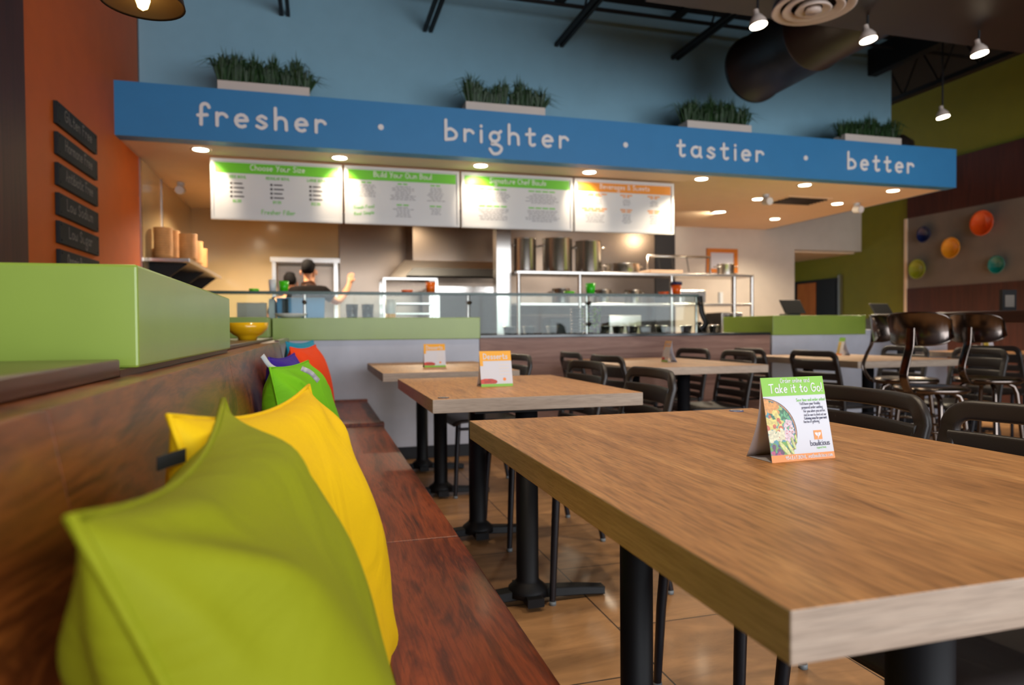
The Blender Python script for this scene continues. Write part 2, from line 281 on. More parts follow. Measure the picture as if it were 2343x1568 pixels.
# ------------------------------------------------------------------ hand-lettered stroke font
def A(cx_, cy_, rx, ry, a0, a1, n=10): return [(cx_ + rx * math.cos(R(a0 + (a1 - a0) * i / n)), cy_ + ry * math.sin(R(a0 + (a1 - a0) * i / n))) for i in range(n + 1)]
def CR(*p): return [(v.x, v.y) for v in cat_rom([(a, b, 0) for a, b in p], 4)]
G = {
 'a': (.9, [A(.4, .5, .4, .48, 40, 400, 14), [(.8, .95), (.8, .15), (.92, 0)]]), 'b': (.85, [[(0, 1.75), (0, 0)], CR((0, .85), (.4, .98), (.8, .6), (.65, .15), (0, 0))]),
 'c': (.75, [A(.42, .5, .42, .5, 55, 305)]), 'd': (.9, [A(.4, .5, .4, .48, 40, 400, 14), [(.82, 1.75), (.82, 0)]]),
 'e': (.85, [[(.06, .5), (.78, .55)], A(.42, .5, .4, .5, 8, 305)]), 'f': (.65, [A(.48, 1.38, .26, .32, 10, 180, 7) + [(.2, 0)], [(0, .72), (.6, .8)]]),
 'g': (.95, [A(.4, .55, .36, .42, 40, 400, 14), [(.68, .85), (.9, 1.08)], CR((.3, .15), (.2, -.12), (.6, -.15), (.95, -.45), (.75, -.9), (.3, -1.0), (.02, -.6))]),
 'h': (.8, [[(0, 1.75), (0, 0)], A(.37, .6, .37, .38, 170, 0, 8) + [(.76, 0)]]), 'i': (.1, [[(.05, 1), (.05, 0)], [(.05, 1.42), (.05, 1.45)]]),
 'j': (.3, [[(.2, 1), (.2, -.4), (0, -.6)], [(.2, 1.42), (.2, 1.45)]]), 'k': (.7, [[(0, 1.75), (0, 0)], [(.6, .95), (.05, .42), (.65, 0)]]),
 'l': (.15, [[(.05, 1.75), (.05, .1), (.15, 0)]]), 'm': (1.2, [[(0, 1), (0, 0)], A(.28, .65, .28, .33, 170, 0, 7) + [(.56, 0)], A(.84, .65, .28, .33, 170, 0, 7) + [(1.14, 0)]]),
 'n': (.78, [[(0, 1), (0, 0)], A(.36, .6, .36, .38, 170, 0, 8) + [(.74, 0)]]), 'o': (.85, [A(.42, .5, .42, .5, 60, 420, 16)]),
 'p': (.85, [[(0, 1), (0, -.7)], A(.42, .5, .4, .48, 180, 540, 14)]), 'q': (.85, [A(.4, .5, .4, .48, 0, 360, 14), [(.8, 1), (.8, -.7)]]),
 'r': (.62, [[(0, 1), (0, 0)], A(.34, .6, .34, .38, 170, 25, 7)]), 's': (.68, [CR((.62, .85), (.32, 1), (.06, .76), (.35, .52), (.64, .28), (.34, 0), (0, .15))]),
 't': (.72, [[(.28, 1.5)] + [(.28, .25)] + A(.5, .25, .22, .25, 180, 320, 5), [(0, .98), (.66, 1.05)]]), 'u': (.8, [[(0, 1)] + A(.36, .38, .36, .38, 180, 360, 8) + [(.72, 1), (.72, .1), (.8, 0)]]),
 'v': (.75, [[(0, 1), (.36, 0), (.72, 1)]]), 'w': (1.15, [[(0, 1)] + A(.27, .3, .27, .3, 180, 360, 7) + [(.54, .8)] + A(.82, .3, .27, .3, 180, 360, 7) + [(1.09, 1)]]),
 'x': (.7, [[(0, 1), (.65, 0)], [(.65, 1), (0, 0)]]), 'y': (.75, [[(0, 1), (.38, .1)], [(.75, 1), (.2, -.7)]]), 'z': (.7, [[(0, 1), (.65, 1), (0, 0), (.68, 0)]]),
 'A': (1.1, [[(0, 0), (.5, 1.75), (1, 0)], [(.2, .6), (.8, .6)]]), 'B': (.95, [[(0, 1.75), (0, 0)], CR((0, 1.75), (.7, 1.6), (.6, 1.0), (0, .95)), CR((0, .95), (.8, .8), (.75, .15), (0, 0))]),
 'C': (1.1, [A(.6, .87, .6, .87, 55, 305, 14)]), 'D': (1.1, [[(0, 1.75), (0, 0)], CR((0, 1.75), (.8, 1.5), (1.05, .85), (.7, .2), (0, 0))]),
 'E': (.9, [[(.8, 1.75), (0, 1.75), (0, 0), (.8, 0)], [(0, .9), (.65, .9)]]), 'F': (.85, [[(.8, 1.75), (0, 1.75), (0, 0)], [(0, .95), (.6, .95)]]),
 'G': (1.25, [A(.6, .87, .6, .87, 50, 360, 14) + [(.65, .85)]]), 'H': (1.05, [[(0, 1.75), (0, 0)], [(.95, 1.75), (.95, 0)], [(0, .9), (.95, .9)]]),
 'K': (.95, [[(0, 1.75), (0, 0)], [(.85, 1.75), (.05, .8), (.9, 0)]]), 'I': (.2, [[(.05, 1.75), (.05, 0)]]),
 'L': (.85, [[(0, 1.75), (0, 0), (.78, 0)]]), 'N': (1.1, [[(0, 0), (0, 1.75), (1, 0), (1, 1.75)]]), 'O': (1.25, [A(.6, .87, .6, .87, 70, 430, 18)]),
 'R': (.95, [[(0, 0), (0, 1.75)] + CR((0, 1.75), (.8, 1.55), (.6, .95), (0, .9)) + [(.85, 0)]]), 'S': (.95, [CR((.85, 1.5), (.45, 1.78), (.06, 1.35), (.45, .9), (.85, .45), (.42, -.02), (0, .25))]),
 'T': (1.15, [[(0, 1.72), (1.1, 1.78)], [(.55, 1.75), (.5, 0)]]), 'U': (1.05, [[(0, 1.75)] + A(.48, .48, .48, .48, 180, 360, 8) + [(.96, 1.75)]]),
 'W': (1.5, [[(0, 1.75), (.38, 0), (.72, 1.3), (1.06, 0), (1.45, 1.75)]]), 'Y': (1.0, [[(0, 1.75), (.48, .9)], [(.98, 1.75), (.35, -.1)]]),
 '!': (.2, [[(.08, 1.75), (.05, .5)], [(.05, .04), (.05, 0)]]), '.': (.2, [[(.05, .04), (.05, 0)]]), '&': (1.1, [CR((1, 0), (.2, 1.2), (.45, 1.7), (.75, 1.3), (.05, .4), (.4, -.02), (1, .7))]),
 '|': (.2, [[(.05, 1.8), (.05, -.3)]]), ',': (.2, [[(.08, .05), (0, -.3)]]), "'": (.15, [[(.05, 1.7), (.03, 1.4)]]),
 '0': (.95, [A(.42, .87, .42, .87, 90, 450, 16)]), '1': (.4, [[(0, 1.4), (.25, 1.75), (.25, 0)]]), '2': (.9, [CR((0, 1.4), (.4, 1.75), (.75, 1.35), (.4, .7), (0, 0)) + [(.8, 0)]]),
 '4': (.95, [[(.65, 0), (.65, 1.75), (0, .55), (.85, .55)]]), '5': (.9, [[(.75, 1.75), (.12, 1.75), (.05, 1.05)] + CR((.05, 1.05), (.5, 1.15), (.8, .55), (.4, 0), (0, .2))]),
 '9': (.9, [A(.4, 1.3, .38, .42, 0, 360, 14), [(.78, 1.3), (.5, 0)]]), '6': (.9, [A(.4, .45, .38, .45, 0, 360, 14), [(.02, .45), (.45, 1.75)]]), '$': (.85, [CR((.7, 1.35), (.35, 1.6), (.02, 1.25), (.4, .85), (.72, .45), (.35, .1), (0, .35)), [(.38, 1.85), (.38, -.1)]]),
}
def strokes(s, gap=.35, space=.75):
    out = []; x = 0
    for ch in s:
        if ch == ' ': x += space; continue
        adv, pl = G.get(ch, G['o'])
        for p in pl: out.append([(a + x, b) for a, b in p])
        x += adv + gap
    return out, x - gap
def lettering(mb, s, o, r, u, xh, sw, depth=0.002, gap=.35, space=.8, align='l', width=None, slant=0.0, nd=8):
    """write s with its baseline origin at o; r/u unit right and up; xh x-height in metres; sw stroke width"""
    pl, wd = strokes(s, gap, space); o = Vector(o); r = Vector(r); u = Vector(u); n = r.cross(u)
    kx = xh if width is None else width / wd
    off = {'l': 0, 'c': -wd * kx / 2, 'r': -wd * kx}[align]
    def T(a, b, d): return o + r * (off + a) + u * (b + a * slant) + n * d
    h = sw / 2
    for pi_, p in enumerate(pl):
        q = []
        for a, b in p:
            v = Vector((a * kx, b * xh))
            if not q or (v - q[-1]).length > 1e-5: q.append(v)
        if len(q) < 2: q.append(q[0] + Vector((sw * .02, 0)))
        dd_ = depth + 0.00004 * (pi_ % 4); m = len(q); Ls, Rs = [], []
        for i in range(m):
            t0 = (q[i] - q[i - 1]).normalized() if i else (q[1] - q[0]).normalized()
            t1 = (q[i + 1] - q[i]).normalized() if i < m - 1 else t0
            t = t0 + t1
            if t.length < 0.3: t = t0
            t.normalize(); k = min(1.6, 1 / max(.4, t.dot(t1))); nn = Vector((-t.y, t.x)) * h * k
            Ls.append(q[i] + nn); Rs.append(q[i] - nn)
        a0 = math.atan2(*(q[0] - q[1]).yx); a1 = math.atan2(*(q[-1] - q[-2]).yx)
        c0 = [q[0] + Vector((math.cos(a0 + math.pi / 2 - math.pi * i / 6), math.sin(a0 + math.pi / 2 - math.pi * i / 6))) * h for i in range(1, 6)]
        c1 = [q[-1] + Vector((math.cos(a1 + math.pi / 2 - math.pi * i / 6), math.sin(a1 + math.pi / 2 - math.pi * i / 6))) * h for i in range(1, 6)]
        vs = [T(v.x, v.y, dd_) for v in Ls + Rs + c0 + c1]
        fs = [(i, m + i, m + i + 1, i + 1) for i in range(m - 1)]
        fs.append((m, 0) + tuple(range(2 * m + 4, 2 * m - 1, -1))[::1])
        fs.append((m - 1, 2 * m - 1) + tuple(range(2 * m + 9, 2 * m + 4, -1)))
        fs[-2] = (m,) + tuple(range(2 * m, 2 * m + 5)) + (0,)
        fs[-2] = fs[-2][::-1]
        if depth > 0.004:
            nv = len(vs); vs += [T(v.x, v.y, 0) for v in Ls + Rs + c0 + c1]
            loop = list(range(0, m)) + list(range(2 * m + 5, 2 * m + 10)) + list(range(2 * m - 1, m - 1, -1)) + list(range(2 * m, 2 * m + 5))
            for a, b in zip(loop, loop[1:] + loop[:1]): fs.append((a, b, b + nv, a + nv))
        mb.add(vs, fs)
    return mb
X, Y, Z = Vector((1, 0, 0)), Vector((0, 1, 0)), Vector((0, 0, 1))

# ================================================================== SETTING
YB = 5.9; ZS = 2.47; YK = 9.0; XL = -1.45; XR = 8.38; ZC = 4.35
struct('floor', MT['floor'], (-4.5, 9.6, -4.2, 12, -0.1, 0))
# left wall: orange paint, dark boards nearer the camera, beige tile inside the kitchen
struct('wall_left', MT['orange_wall'], (XL - 0.2, XL, 4.05, 6.52, 0, ZC))
struct('trim_1', MT['wall_wood'], (XL - 0.22, XL + 0.03, -4.2, 4.05, 0, ZC))
struct('wall_left_kitchen', MT['tile'], (XL - 0.2, XL, 6.52, YK, 0, ZS))
struct('trim_2', MT['steel'], (XL - 0.01, XL + 0.012, 6.50, 6.54, 0, ZS - 0.002))
struct('trim_3', MT['steel'], (XL - 0.002, XL + 0.008, 7.36, 7.38, 0.9, ZS - 0.002))
# kitchen back wall
struct('wall_back_kitchen', MT['tile'], (XL - 0.2, 0.27, YK, YK + 0.15, 0, ZS + 0.3))
struct('wall_back', MT['cream'], (0.27, 7.12, YK, YK + 0.15, 0, 3.4))
struct('trim_4', MT['cream'], (7.12, XR, YK, YK + 0.15, 2.18, 3.4))
struct('trim_5', MT['base'], (4.72, 5.04, YK - 0.03, YK, 0.9, ZS - 0.002))
# upper blue wall above the kitchen
struct('wall_upper', MT['blue_wall'], (XL, 6.54, 6.57, 6.75, ZS + 0.12, ZC))
# soffit with its blue fascia
struct('ceiling_kitchen', MT['soffit'], (XL, 6.60, YB + 0.02, YK, ZS, ZS + 0.12))
fascia = tag(MB().box(XL, 6.62, YB - 0.12, YB + 0.02, ZS - 0.005, 2.875).box(6.60, 6.62, YB, YK, ZS, 2.875).build('trim_6', MT['fascia']), kind='structure')
struct('trim_7', MT['soffit'], (XL, 6.5, YB + 0.02, 6.57, ZS + 0.12, 2.84))
# right wall
struct('wall_right', MT['olive'], (XR, XR + 0.2, -4.2, 12, 0, ZC))
struct('wall_corridor', MT['olive'], (5.5, XR, 11.9, 12, 0, 2.6))
struct('ceiling_corridor', MT['soffit'], (5.5, XR, YK + 0.15, 12, 2.16, 2.26))
struct('trim_8', MT['wall_wood'], (XR - 0.05, XR - 0.002, -4, 8.07, 2.555, 3.27))
struct('trim_9', MT['concrete'], (XR - 0.04, XR - 0.002, -4, 8.07, 1.53, 2.555))
struct('trim_10', MT['wall_wood'], (XR - 0.05, XR - 0.002, -4, 8.07, 0, 1.53))
struct('trim_11', MT['soffit'], (XR - 0.055, XR - 0.001, 8.07, 8.12, 0, 2.555))
# door far down the green wall
d = tag(MB().box(XR - 0.03, XR - 0.002, 9.46, 10.55, 0, 1.80).build('door_1', MT['black']), kind='structure')
MB().box(XR - 0.045, XR - 0.03, 10.0, 10.46, 0.02, 1.75).build('door_leaf', MT['door_wood'], d)
MB().box(XR - 0.04, XR - 0.03, 9.52, 9.96, 0.02, 1.75).build('door_leaf', MT['black'], d)
fr = MB(); fr.box(XR - 0.06, XR - 0.002, 9.40, 9.45, 0, 1.84)
fr.build('door_frame', MT['steel'], d)
# roof deck
struct('ceiling', MT['ceiling'], (-4.5, 9.6, -4.2, 12, ZC, ZC + 0.1))
# shop front behind the camera, seen only in reflections and as the source of daylight
wf = MB()
for i in range(8): wf.box(-2.0 + i * 1.36, -1.94 + i * 1.36, -3.72, -3.62, 0, 3.2)
wf.box(-2, 7.6, -3.72, -3.62, 0, 0.12).box(-2, 7.6, -3.72, -3.62, 3.1, 3.2)
tag(wf.build('window_1', MT['black_steel']), kind='structure')
struct('wall_front', MT['ceiling'], (-4.5, 9.6, -3.75, -3.6, 3.2, ZC))

# ------------------------------------------------------------------ fascia lettering
def word(s, x0, x1, zb, xh=0.094):
    mb = MB(); pl, wd = strokes(s, .62, .8)
    lettering(mb, s, (x0, YB - 0.122, zb), X, Z, xh, 0.026, depth=0.008, gap=.62, width=x1 - x0)
    tag(mb.build('lettering', MT['letter'], fascia), label="white hand-lettered word '%s' on the blue fascia" % s)
word('fresher', -0.87, 0.075, 2.587); word('brighter', 1.07, 2.17, 2.60); word('tastier', 3.27, 4.20, 2.60); word('better', 5.21, 6.03, 2.59)
for cx_ in (0.525, 2.74, 4.70):
    mb = MB(); mb.prism([(0.024 * math.cos(R(i * 20)), 0.024 * math.sin(R(i * 20))) for i in range(18)], lambda u, v, dd: (cx_ + u, YB - 0.12 - dd, 2.665 + v), 0, 0.008)
    tag(mb.build('dot', MT['letter'], fascia), label='round white dot between two fascia words')

# ------------------------------------------------------------------ recessed downlights with their lamps
def spot(name, loc, target, power, size=70, col=(1.0, 0.83, 0.6), blend=0.6, rad=0.05, parent=None):
    l = bpy.data.lights.new(name, 'SPOT'); l.energy = power; l.spot_size = R(size); l.spot_blend = blend; l.color = col; l.shadow_soft_size = rad
    o = bpy.data.objects.new(name, l); COL.objects.link(o); o.location = loc
    o.rotation_euler = (Vector(target) - Vector(loc)).to_track_quat('-Z', 'Y').to_euler()
    return o
dl = [(-0.9, 6.08, 'over the left edge of the menu boards'), (0.2, 6.08, 'over the joint of the first two menu boards'), (1.44, 6.06, 'over the left part of the third menu board'),
      (2.5, 6.06, 'over the orange-headed menu board'), (3.70, 6.06, 'just right of the menu boards'), (4.92, 6.06, 'under the last dot of the fascia'), (6.08, 6.08, 'under the word better'),
      (4.92, 6.85, 'beside the left white camera, behind the fascia'), (6.05, 6.88, 'left of the right white camera'), (6.05, 8.05, 'deepest in the soffit, above the cream wall')]
base = None
for i, (x, y, w) in enumerate(dl):
    if base is None:
        base = empty('recessed_downlight', (0, 0, 0), 0)
        MB().lathe([(0.058, -0.004), (0.07, -0.008), (0.082, -0.004), (0.084, 0.0)]).build('trim_ring', MT['ceil_white'], base)
        MB().lathe([(0.0, -0.007), (0.058, -0.007), (0.058, 0.0)]).build('lamp_face', MT['lamp_on'], base)
        o = base
    else: o = copy_tree(base)
    o.location = (x, y, ZS - 0.001); tag(o, 'round lit downlight ' + w, 'ceiling light', 'downlights in the cream soffit')
    if i < 4: spot('downlight_lamp', (x, y - 0.02, ZS - 0.03), (x + 0.02, 6.30, 2.22), 15, 75, rad=0.03)
    else: spot('downlight_lamp', (x, y, ZS - 0.03), (x, y, 0), 85, 140, rad=0.05)
# tilted accent light whose beam grazes the soffit
ac = empty('recessed_accent_light', (4.98, 7.73, ZS), 0, 'recessed accent light with a bright fan-shaped glow on the soffit', 'ceiling light')
MB().lathe([(0.07, 0), (0.085, -0.012), (0.10, -0.012), (0.105, 0)]).build('trim_ring', MT['ceil_white'], ac)
MB().lathe([(0.0, -0.006), (0.07, -0.006), (0.07, 0.0)]).build('lamp_face', MT['lamp_on'], ac)
spot('accent_lamp', (4.98, 7.73, ZS - 0.05), (4.4, 8.6, ZS - 0.1), 12, 110, rad=0.03)
for x, y in ((1.2, 7.6), (3.4, 7.7), (-0.6, 7.6)):
    o = copy_tree(base); o.location = (x, y, ZS - 0.001)
    tag(o, {1.2: 'kitchen downlight hidden above the menu boards, left of the steel column', 3.4: 'kitchen downlight hidden above the stockpots', -0.6: 'kitchen downlight near the paper bowl shelf'}[x], 'ceiling light', 'downlights in the cream soffit')
    spot('downlight_lamp', (x, y, ZS - 0.03), (x, y, 0), 220, 150, rad=0.06)
# white dome cameras and the air grille on the soffit
def dome(x, y, lab, rx=0):
    o = empty('security_camera', (x, y, ZS), 0, lab, 'camera', 'small white cameras on the soffit')
    MB().lathe([(0, -0.03), (0.035, -0.03), (0.035, 0)]).build('mount', MT['white'], o)
    MB().sweep([(0, 0.03, -0.07), (0, -0.03, -0.08), (0, -0.07, -0.085)], ell(0.042, 0.042, 12)).build('camera_body', MT['white'], o)
dome(-1.30, 7.50, 'small white camera at the left tiled kitchen wall'); dome(4.86, 6.62, 'small white camera left of a downlight'); dome(6.28, 6.82, 'small white camera nearest the right edge of the soffit')
vg = empty('air_grille', (5.46, 6.83, ZS), 0, 'dark square louvred air grille in the cream soffit', 'vent')
mb = MB()
for i in range(6): mb.box(-0.26, 0.26, -0.17 + i * 0.06, -0.145 + i * 0.06, -0.02, -0.004)
mb.build('louvres', MT['duct'], vg); MB().box(-0.30, 0.30, -0.21, 0.21, -0.006, 0).build('grille_frame', MT['soffit'], vg)

# ------------------------------------------------------------------ menu boards
def board(x0, x1, title, head, lab, kind):
    b = empty('menu_board', ((x0 + x1) / 2, 6.28, 1.935), 0, lab, 'menu board', 'menu boards hanging over the counter')
    w = (x1 - x0) - 0.02; h = 0.515
    MB().box(-w / 2, w / 2, 0, 0.035, 0, h).build('panel', MT['white'], b, bevel=0.004)
    mb = MB(); t = 0.022
    for bx in ((-w / 2, w / 2, 0, t), (-w / 2, w / 2, h - t, h), (-w / 2, -w / 2 + t, t, h - t), (w / 2 - t, w / 2, t, h - t)): mb.box(bx[0], bx[1], -0.012, 0, bx[2], bx[3])
    mb.build('frame', MT['steel'] if kind == 9 else MT['white'], b)
    MB().box(-w / 2 + t + 0.01, w / 2 - t - 0.01, -0.003, 0, h - 0.118, h - t - 0.008).build('title_band', head, b)
    lettering(MB(), title, (0, -0.004, h - 0.086), X, Z, 0.026, 0.0055, depth=0.001, align='c').build('title', MT['letter'], b)
    bars = MB(); hd = MB()
    def para(cx_, top, n, wid, lh=0.0165):
        for i in range(n):
            ww = wid * random.uniform(0.6, 1.0) * (1 if i % 3 else .9); xx = cx_ - ww / 2
            while xx < cx_ + ww / 2 - 0.01:
                l = random.uniform(0.018, 0.05); l = min(l, cx_ + ww / 2 - xx); z = top - i * lh
                bars.box(xx, xx + l, -0.0015, 0, z - 0.0065, z); xx += l + 0.008
    def headbar(cx_, z, wid):
        n = max(2, int(wid / 0.07)); l = wid / n
        for i in range(n): hd.box(cx_ - wid / 2 + i * l, cx_ - wid / 2 + (i + 1) * l - 0.012, -0.0018, 0, z - 0.012, z)
    if kind == 1:
        for k, (cx_, t2, pr) in enumerate(((-w * .3, 'KIDS BOWL', '$6.50'), (0, 'REGULAR BOWL', '$9.50'), (w * .3, 'LARGE BOWL', '$12.50'))):
            lettering(hd, t2.title() if False else t2.replace('P', 'p'), (cx_, -0.002, h - 0.160), X, Z, 0.0125, 0.0042, depth=0.0006, align='c', gap=.3)
            for i in range(4):
                z = h - 0.205 - i * 0.037
                bars.prism([(0.011 * math.cos(R(a)), 0.011 * math.sin(R(a))) for a in range(0, 360, 36)], lambda u, v, dd: (cx_ - 0.055 + u, -dd, z + v), 0, 0.002)
                bars.box(cx_ - 0.036, cx_ + 0.035 + 0.012 * (i % 2), -0.0015, 0, z - 0.005, z + 0.006)
            lettering(hd, pr, (cx_ - 0.01, -0.002, h - 0.365), X, Z, 0.0125, 0.0042, depth=0.0006, align='c')
        lettering(hd, 'Fresher Filler', (0, -0.002, 0.055), X, Z, 0.021, 0.005, depth=0.0006, align='c')
    elif kind == 2:
        for cx_, n, wd in ((-w * .31, 7, .2), (0, 8, .24), (w * .29, 8, .17)): headbar(cx_, h - 0.135, 0.1); para(cx_, h - 0.162, n, wd)
        for cx_, n, wd in ((0.0, 6, .2), (w * .29, 4, .13)): headbar(cx_, 0.19, 0.12); para(cx_, 0.165, n, wd)
        lettering(hd, 'Fresh Food', (-w * .42, -0.002, 0.13), X, Z, 0.016, 0.004, depth=0.0006, slant=0.12); lettering(hd, 'Real Simple', (-w * .42, -0.002, 0.075), X, Z, 0.016, 0.004, depth=0.0006, slant=0.12)
    elif kind == 3:
        for cx_ in (-w * .22, w * .22): headbar(cx_, h - 0.14, 0.28); para(cx_, h - 0.172, 6, .36); headbar(cx_, 0.215, 0.28); para(cx_, 0.185, 7, .38)
    else:
        for cx_, wd in ((-w * .3, .28), (0.02, .14), (w * .3, .15)): headbar(cx_, h - 0.135, wd); headbar(cx_, h - 0.153, wd * .6); para(cx_, h - 0.185, 4, wd * .8); headbar(cx_, 0.235, wd); headbar(cx_, 0.215, wd * .8); para(cx_, 0.185, 6, wd * .8)
    bars.build('small_print', MT['darkink'] if kind == 1 else MT['greyink'], b); hd.build('headings', MT['menu_orange'] if kind == 4 else MT['menu_green'], b)
board(-0.865, 0.235, 'Choose Your Size', MT['menu_green'], 'white menu board with green band and bullet columns, leftmost of the four', 1)
board(0.235, 1.295, 'Build Your Own Bowl', MT['menu_green'], 'white menu board with green band reading Build Your Own Bowl, second from the left', 2)
board(1.295, 2.42, 'Signature Chef Bowls', MT['menu_green'], 'white menu board with green band reading Signature Chef Bowls, third from the left', 3)
board(2.42, 3.52, 'Beverages & Sweets', MT['menu_orange'], 'white menu board with orange band, rightmost of the four', 4)

# ------------------------------------------------------------------ planters on the fascia
def planter(x0, x1, lab, seed):
    w = x1 - x0; rng = random.Random(seed)
    o = empty('grass_planter', ((x0 + x1) / 2, YB - 0.02, 2.876), 0, lab, 'planter', 'white planters of grass along the top of the fascia')
    mb = MB(); mb.box(-w / 2, w / 2, 0, 0.17, 0, 0.012)
    for b in ((-w / 2, w / 2, 0, 0.015), (-w / 2, w / 2, 0.155, 0.17)): mb.box(b[0], b[1], b[2], b[3], 0.012, 0.10)
    mb.box(-w / 2, -w / 2 + 0.015, 0.015, 0.155, 0.012, 0.10); mb.box(w / 2 - 0.015, w / 2, 0.015, 0.155, 0.012, 0.10)
    mb.build('planter_box', MT['foam'], o)
    g = MB(); nt_ = 9
    for t in range(nt_):
        cx_ = -w / 2 + 0.05 + (w - 0.1) * t / (nt_ - 1) + rng.uniform(-.02, .02); hh = rng.uniform(0.20, 0.33)
        for i in range(110):
            a = rng.uniform(0, 2 * math.pi); tl = rng.uniform(0.02, 0.95) ** 1.0; L_ = hh * rng.uniform(0.7, 1.2)
            bx, by = cx_ + rng.uniform(-.03, .03), 0.085 + rng.uniform(-.04, .04)
            out = 0.11 * tl + 0.09 * (abs(cx_) / (w / 2)) ** 3 * tl; sx = (0.9 + .3 * rng.random()) * out * (1.4 if abs(cx_) > w * .38 else 1)
            p0 = Vector((bx, by, 0.06)); p1 = Vector((bx + math.cos(a) * sx * .5, by + math.sin(a) * out * .4, 0.06 + L_ * .7)); p2 = Vector((bx + math.cos(a) * sx * 1.25, by + math.sin(a) * out, 0.06 + L_ * (1.0 - .55 * tl)))
            wd = Vector((-math.sin(a), math.cos(a), 0)) * 0.0045 if i % 2 else Vector((1, 0, 0)) * 0.0045
            g.add([p0 - wd, p0 + wd, p1 + wd, p1 - wd, p2], [(0, 1, 2, 3), (3, 2, 4)])
    tag(g.build('grass_blades', MT['grass'], o), kind='stuff')
planter(-0.74, -0.04, 'white trough of dark grass above the word fresher', 1); planter(1.27, 2.0, 'white trough of dark grass above the word brighter', 2)
planter(3.44, 4.15, 'white trough of dark grass above the word tastier', 3); planter(5.27, 5.99, 'white trough of dark grass above the word better, rightmost', 4)

# ------------------------------------------------------------------ roof: joists, duct, diffuser, track lights
JST = 'open-web roof joists above the blue wall'
def joist(x, z, lab, y1=6.56):
    o = empty('roof_joist', (x, 0, z), 0, lab, 'roof joist', JST)
    MB().box(-0.045, -0.012, 0.4, y1, 0, 0.035).box(0.012, 0.045, 0.4, y1, 0, 0.035).build('bottom_chord', MT['joist'], o)
    MB().box(-0.045, 0.045, 0.4, y1, 0.42, 0.46).build('top_chord', MT['joist'], o)
    mb = MB(); y = 0.5
    mb.tube([(0, .5 + .3 * i, 0.43 if i % 2 else 0.02) for i in range(int((y1 - .6) / .3))], 0.011, 6, smooth=False)
    mb.build('web', MT['joist'], o)
for x, l in ((-0.25, 'dark open-web joist ending over the word fresher'), (1.05, 'dark open-web joist ending between the two left planters'), (2.38, 'dark open-web joist ending over the word brighter'), (3.69, 'dark open-web joist ending left of the round duct'), (5.35, 'dark open-web joist right of the round duct')):
    joist(x, 3.83, l)
for i, (y, z, l) in enumerate(((6.2, 4.08, 'thin dark bridging rod crossing the joists close to the blue wall'), (4.6, 4.1, 'thin dark bridging rod crossing the joists nearer the dining area'))):
    tag(MB().tube([(-1.4, y, z), (7.4, y, z)], 0.02, 8).build('bridging_rod', MT['joist']), l, 'pipe', 'bridging rods under the roof')
tag(MB().box(6.2, 6.32, 1.0, 11, 3.9, 4.2).build('steel_beam', MT['joist']), 'heavy dark steel beam right of the blue wall', 'beam')
def webjoist(x, y0, y1, z, lab):
    o = empty('roof_joist', (x, 0, z), 0, lab, 'roof joist', 'dark joists over the right side of the room')
    MB().box(-0.05, 0.05, y0, y1, 0, 0.05).build('bottom_chord', MT['joist'], o)
    mb = MB(); y = y0
    mb.tube([(0, y0 + .25 * i, 0.04 if i % 2 else 0.5) for i in range(int((y1 - y0) / .25))], 0.016, 6, smooth=False)
    mb.build('web', MT['joist'], o)
webjoist(6.9, 2, 10, 3.75, 'dark joist running beside the green right wall')
tr = empty('branch_pipe', (6.9, 7.3, 3.35), 0, 'dark horizontal pipe with a flanged end against the green wall, above the fascia end', 'pipe')
MB().tube([(-0.6, 0, 0), (0.45, 0, 0)], 0.045, 12).build('pipe', MT['joist'], tr); MB().tube([(0.42, 0, 0), (0.47, 0, 0)], 0.09, 12).build('flange', MT['joist'], tr)
MB().tube([(-0.45, 0.05, 0.9), (-0.3, 0, 0.03)], 0.035, 8).tube([(0.3, 0.05, 0.9), (-0.15, 0, 0.03)], 0.03, 8).build('brace', MT['joist'], tr)
du = empty('round_duct', (4.05, 5.7, 3.45), 0, 'large dark round duct running towards the camera under the roof', 'duct')
MB().lathe([(0.0, 0.0), (0.29, 0.0), (0.315, -0.01), (0.315, 0.03), (0.30, 0.04), (0.30, 0.8), (0.312, 0.81), (0.312, 0.84), (0.30, 0.85), (0.30, 1.575)], n=40, fn=lambda p: (p[0], -p[2], p[1])).build('duct_shell', MT['duct'], du)
MB().box(-0.02, 0.02, -1.0, -0.96, 0.28, 0.9).build('hanger', MT['joist'], du)
bx_ = empty('air_plenum', (3.3, 3.7, 3.13), 0, 'dark boxed duct crossing the top of the picture', 'duct')
MB().box(-1.2, 4.0, -0.6, 0.42, 0.0, 0.5).build('plenum_box', MT['duct'], bx_)
df = empty('round_diffuser', (3.11, 3.75, 3.035), 0, 'round pale ringed air diffuser hanging under the dark duct', 'vent')
mb = MB()
for r0, z0 in ((0.10, -0.012), (0.18, -0.006), (0.245, 0.0)): mb.lathe([(r0 - 0.045, z0 + 0.02), (r0, z0), (r0 + 0.012, z0 + 0.006), (r0 - 0.02, z0 + 0.05)], n=36)
mb.build('rings', MT['ceil_white'], df); MB().lathe([(0, -0.02), (0.05, -0.018), (0.045, 0.01), (0, 0.01)]).build('hub', MT['ceil_white'], df); MB().lathe([(0.0, 0.045), (0.25, 0.045), (0.20, 0.09), (0, 0.09)]).build('back_cone', MT['duct'], df)
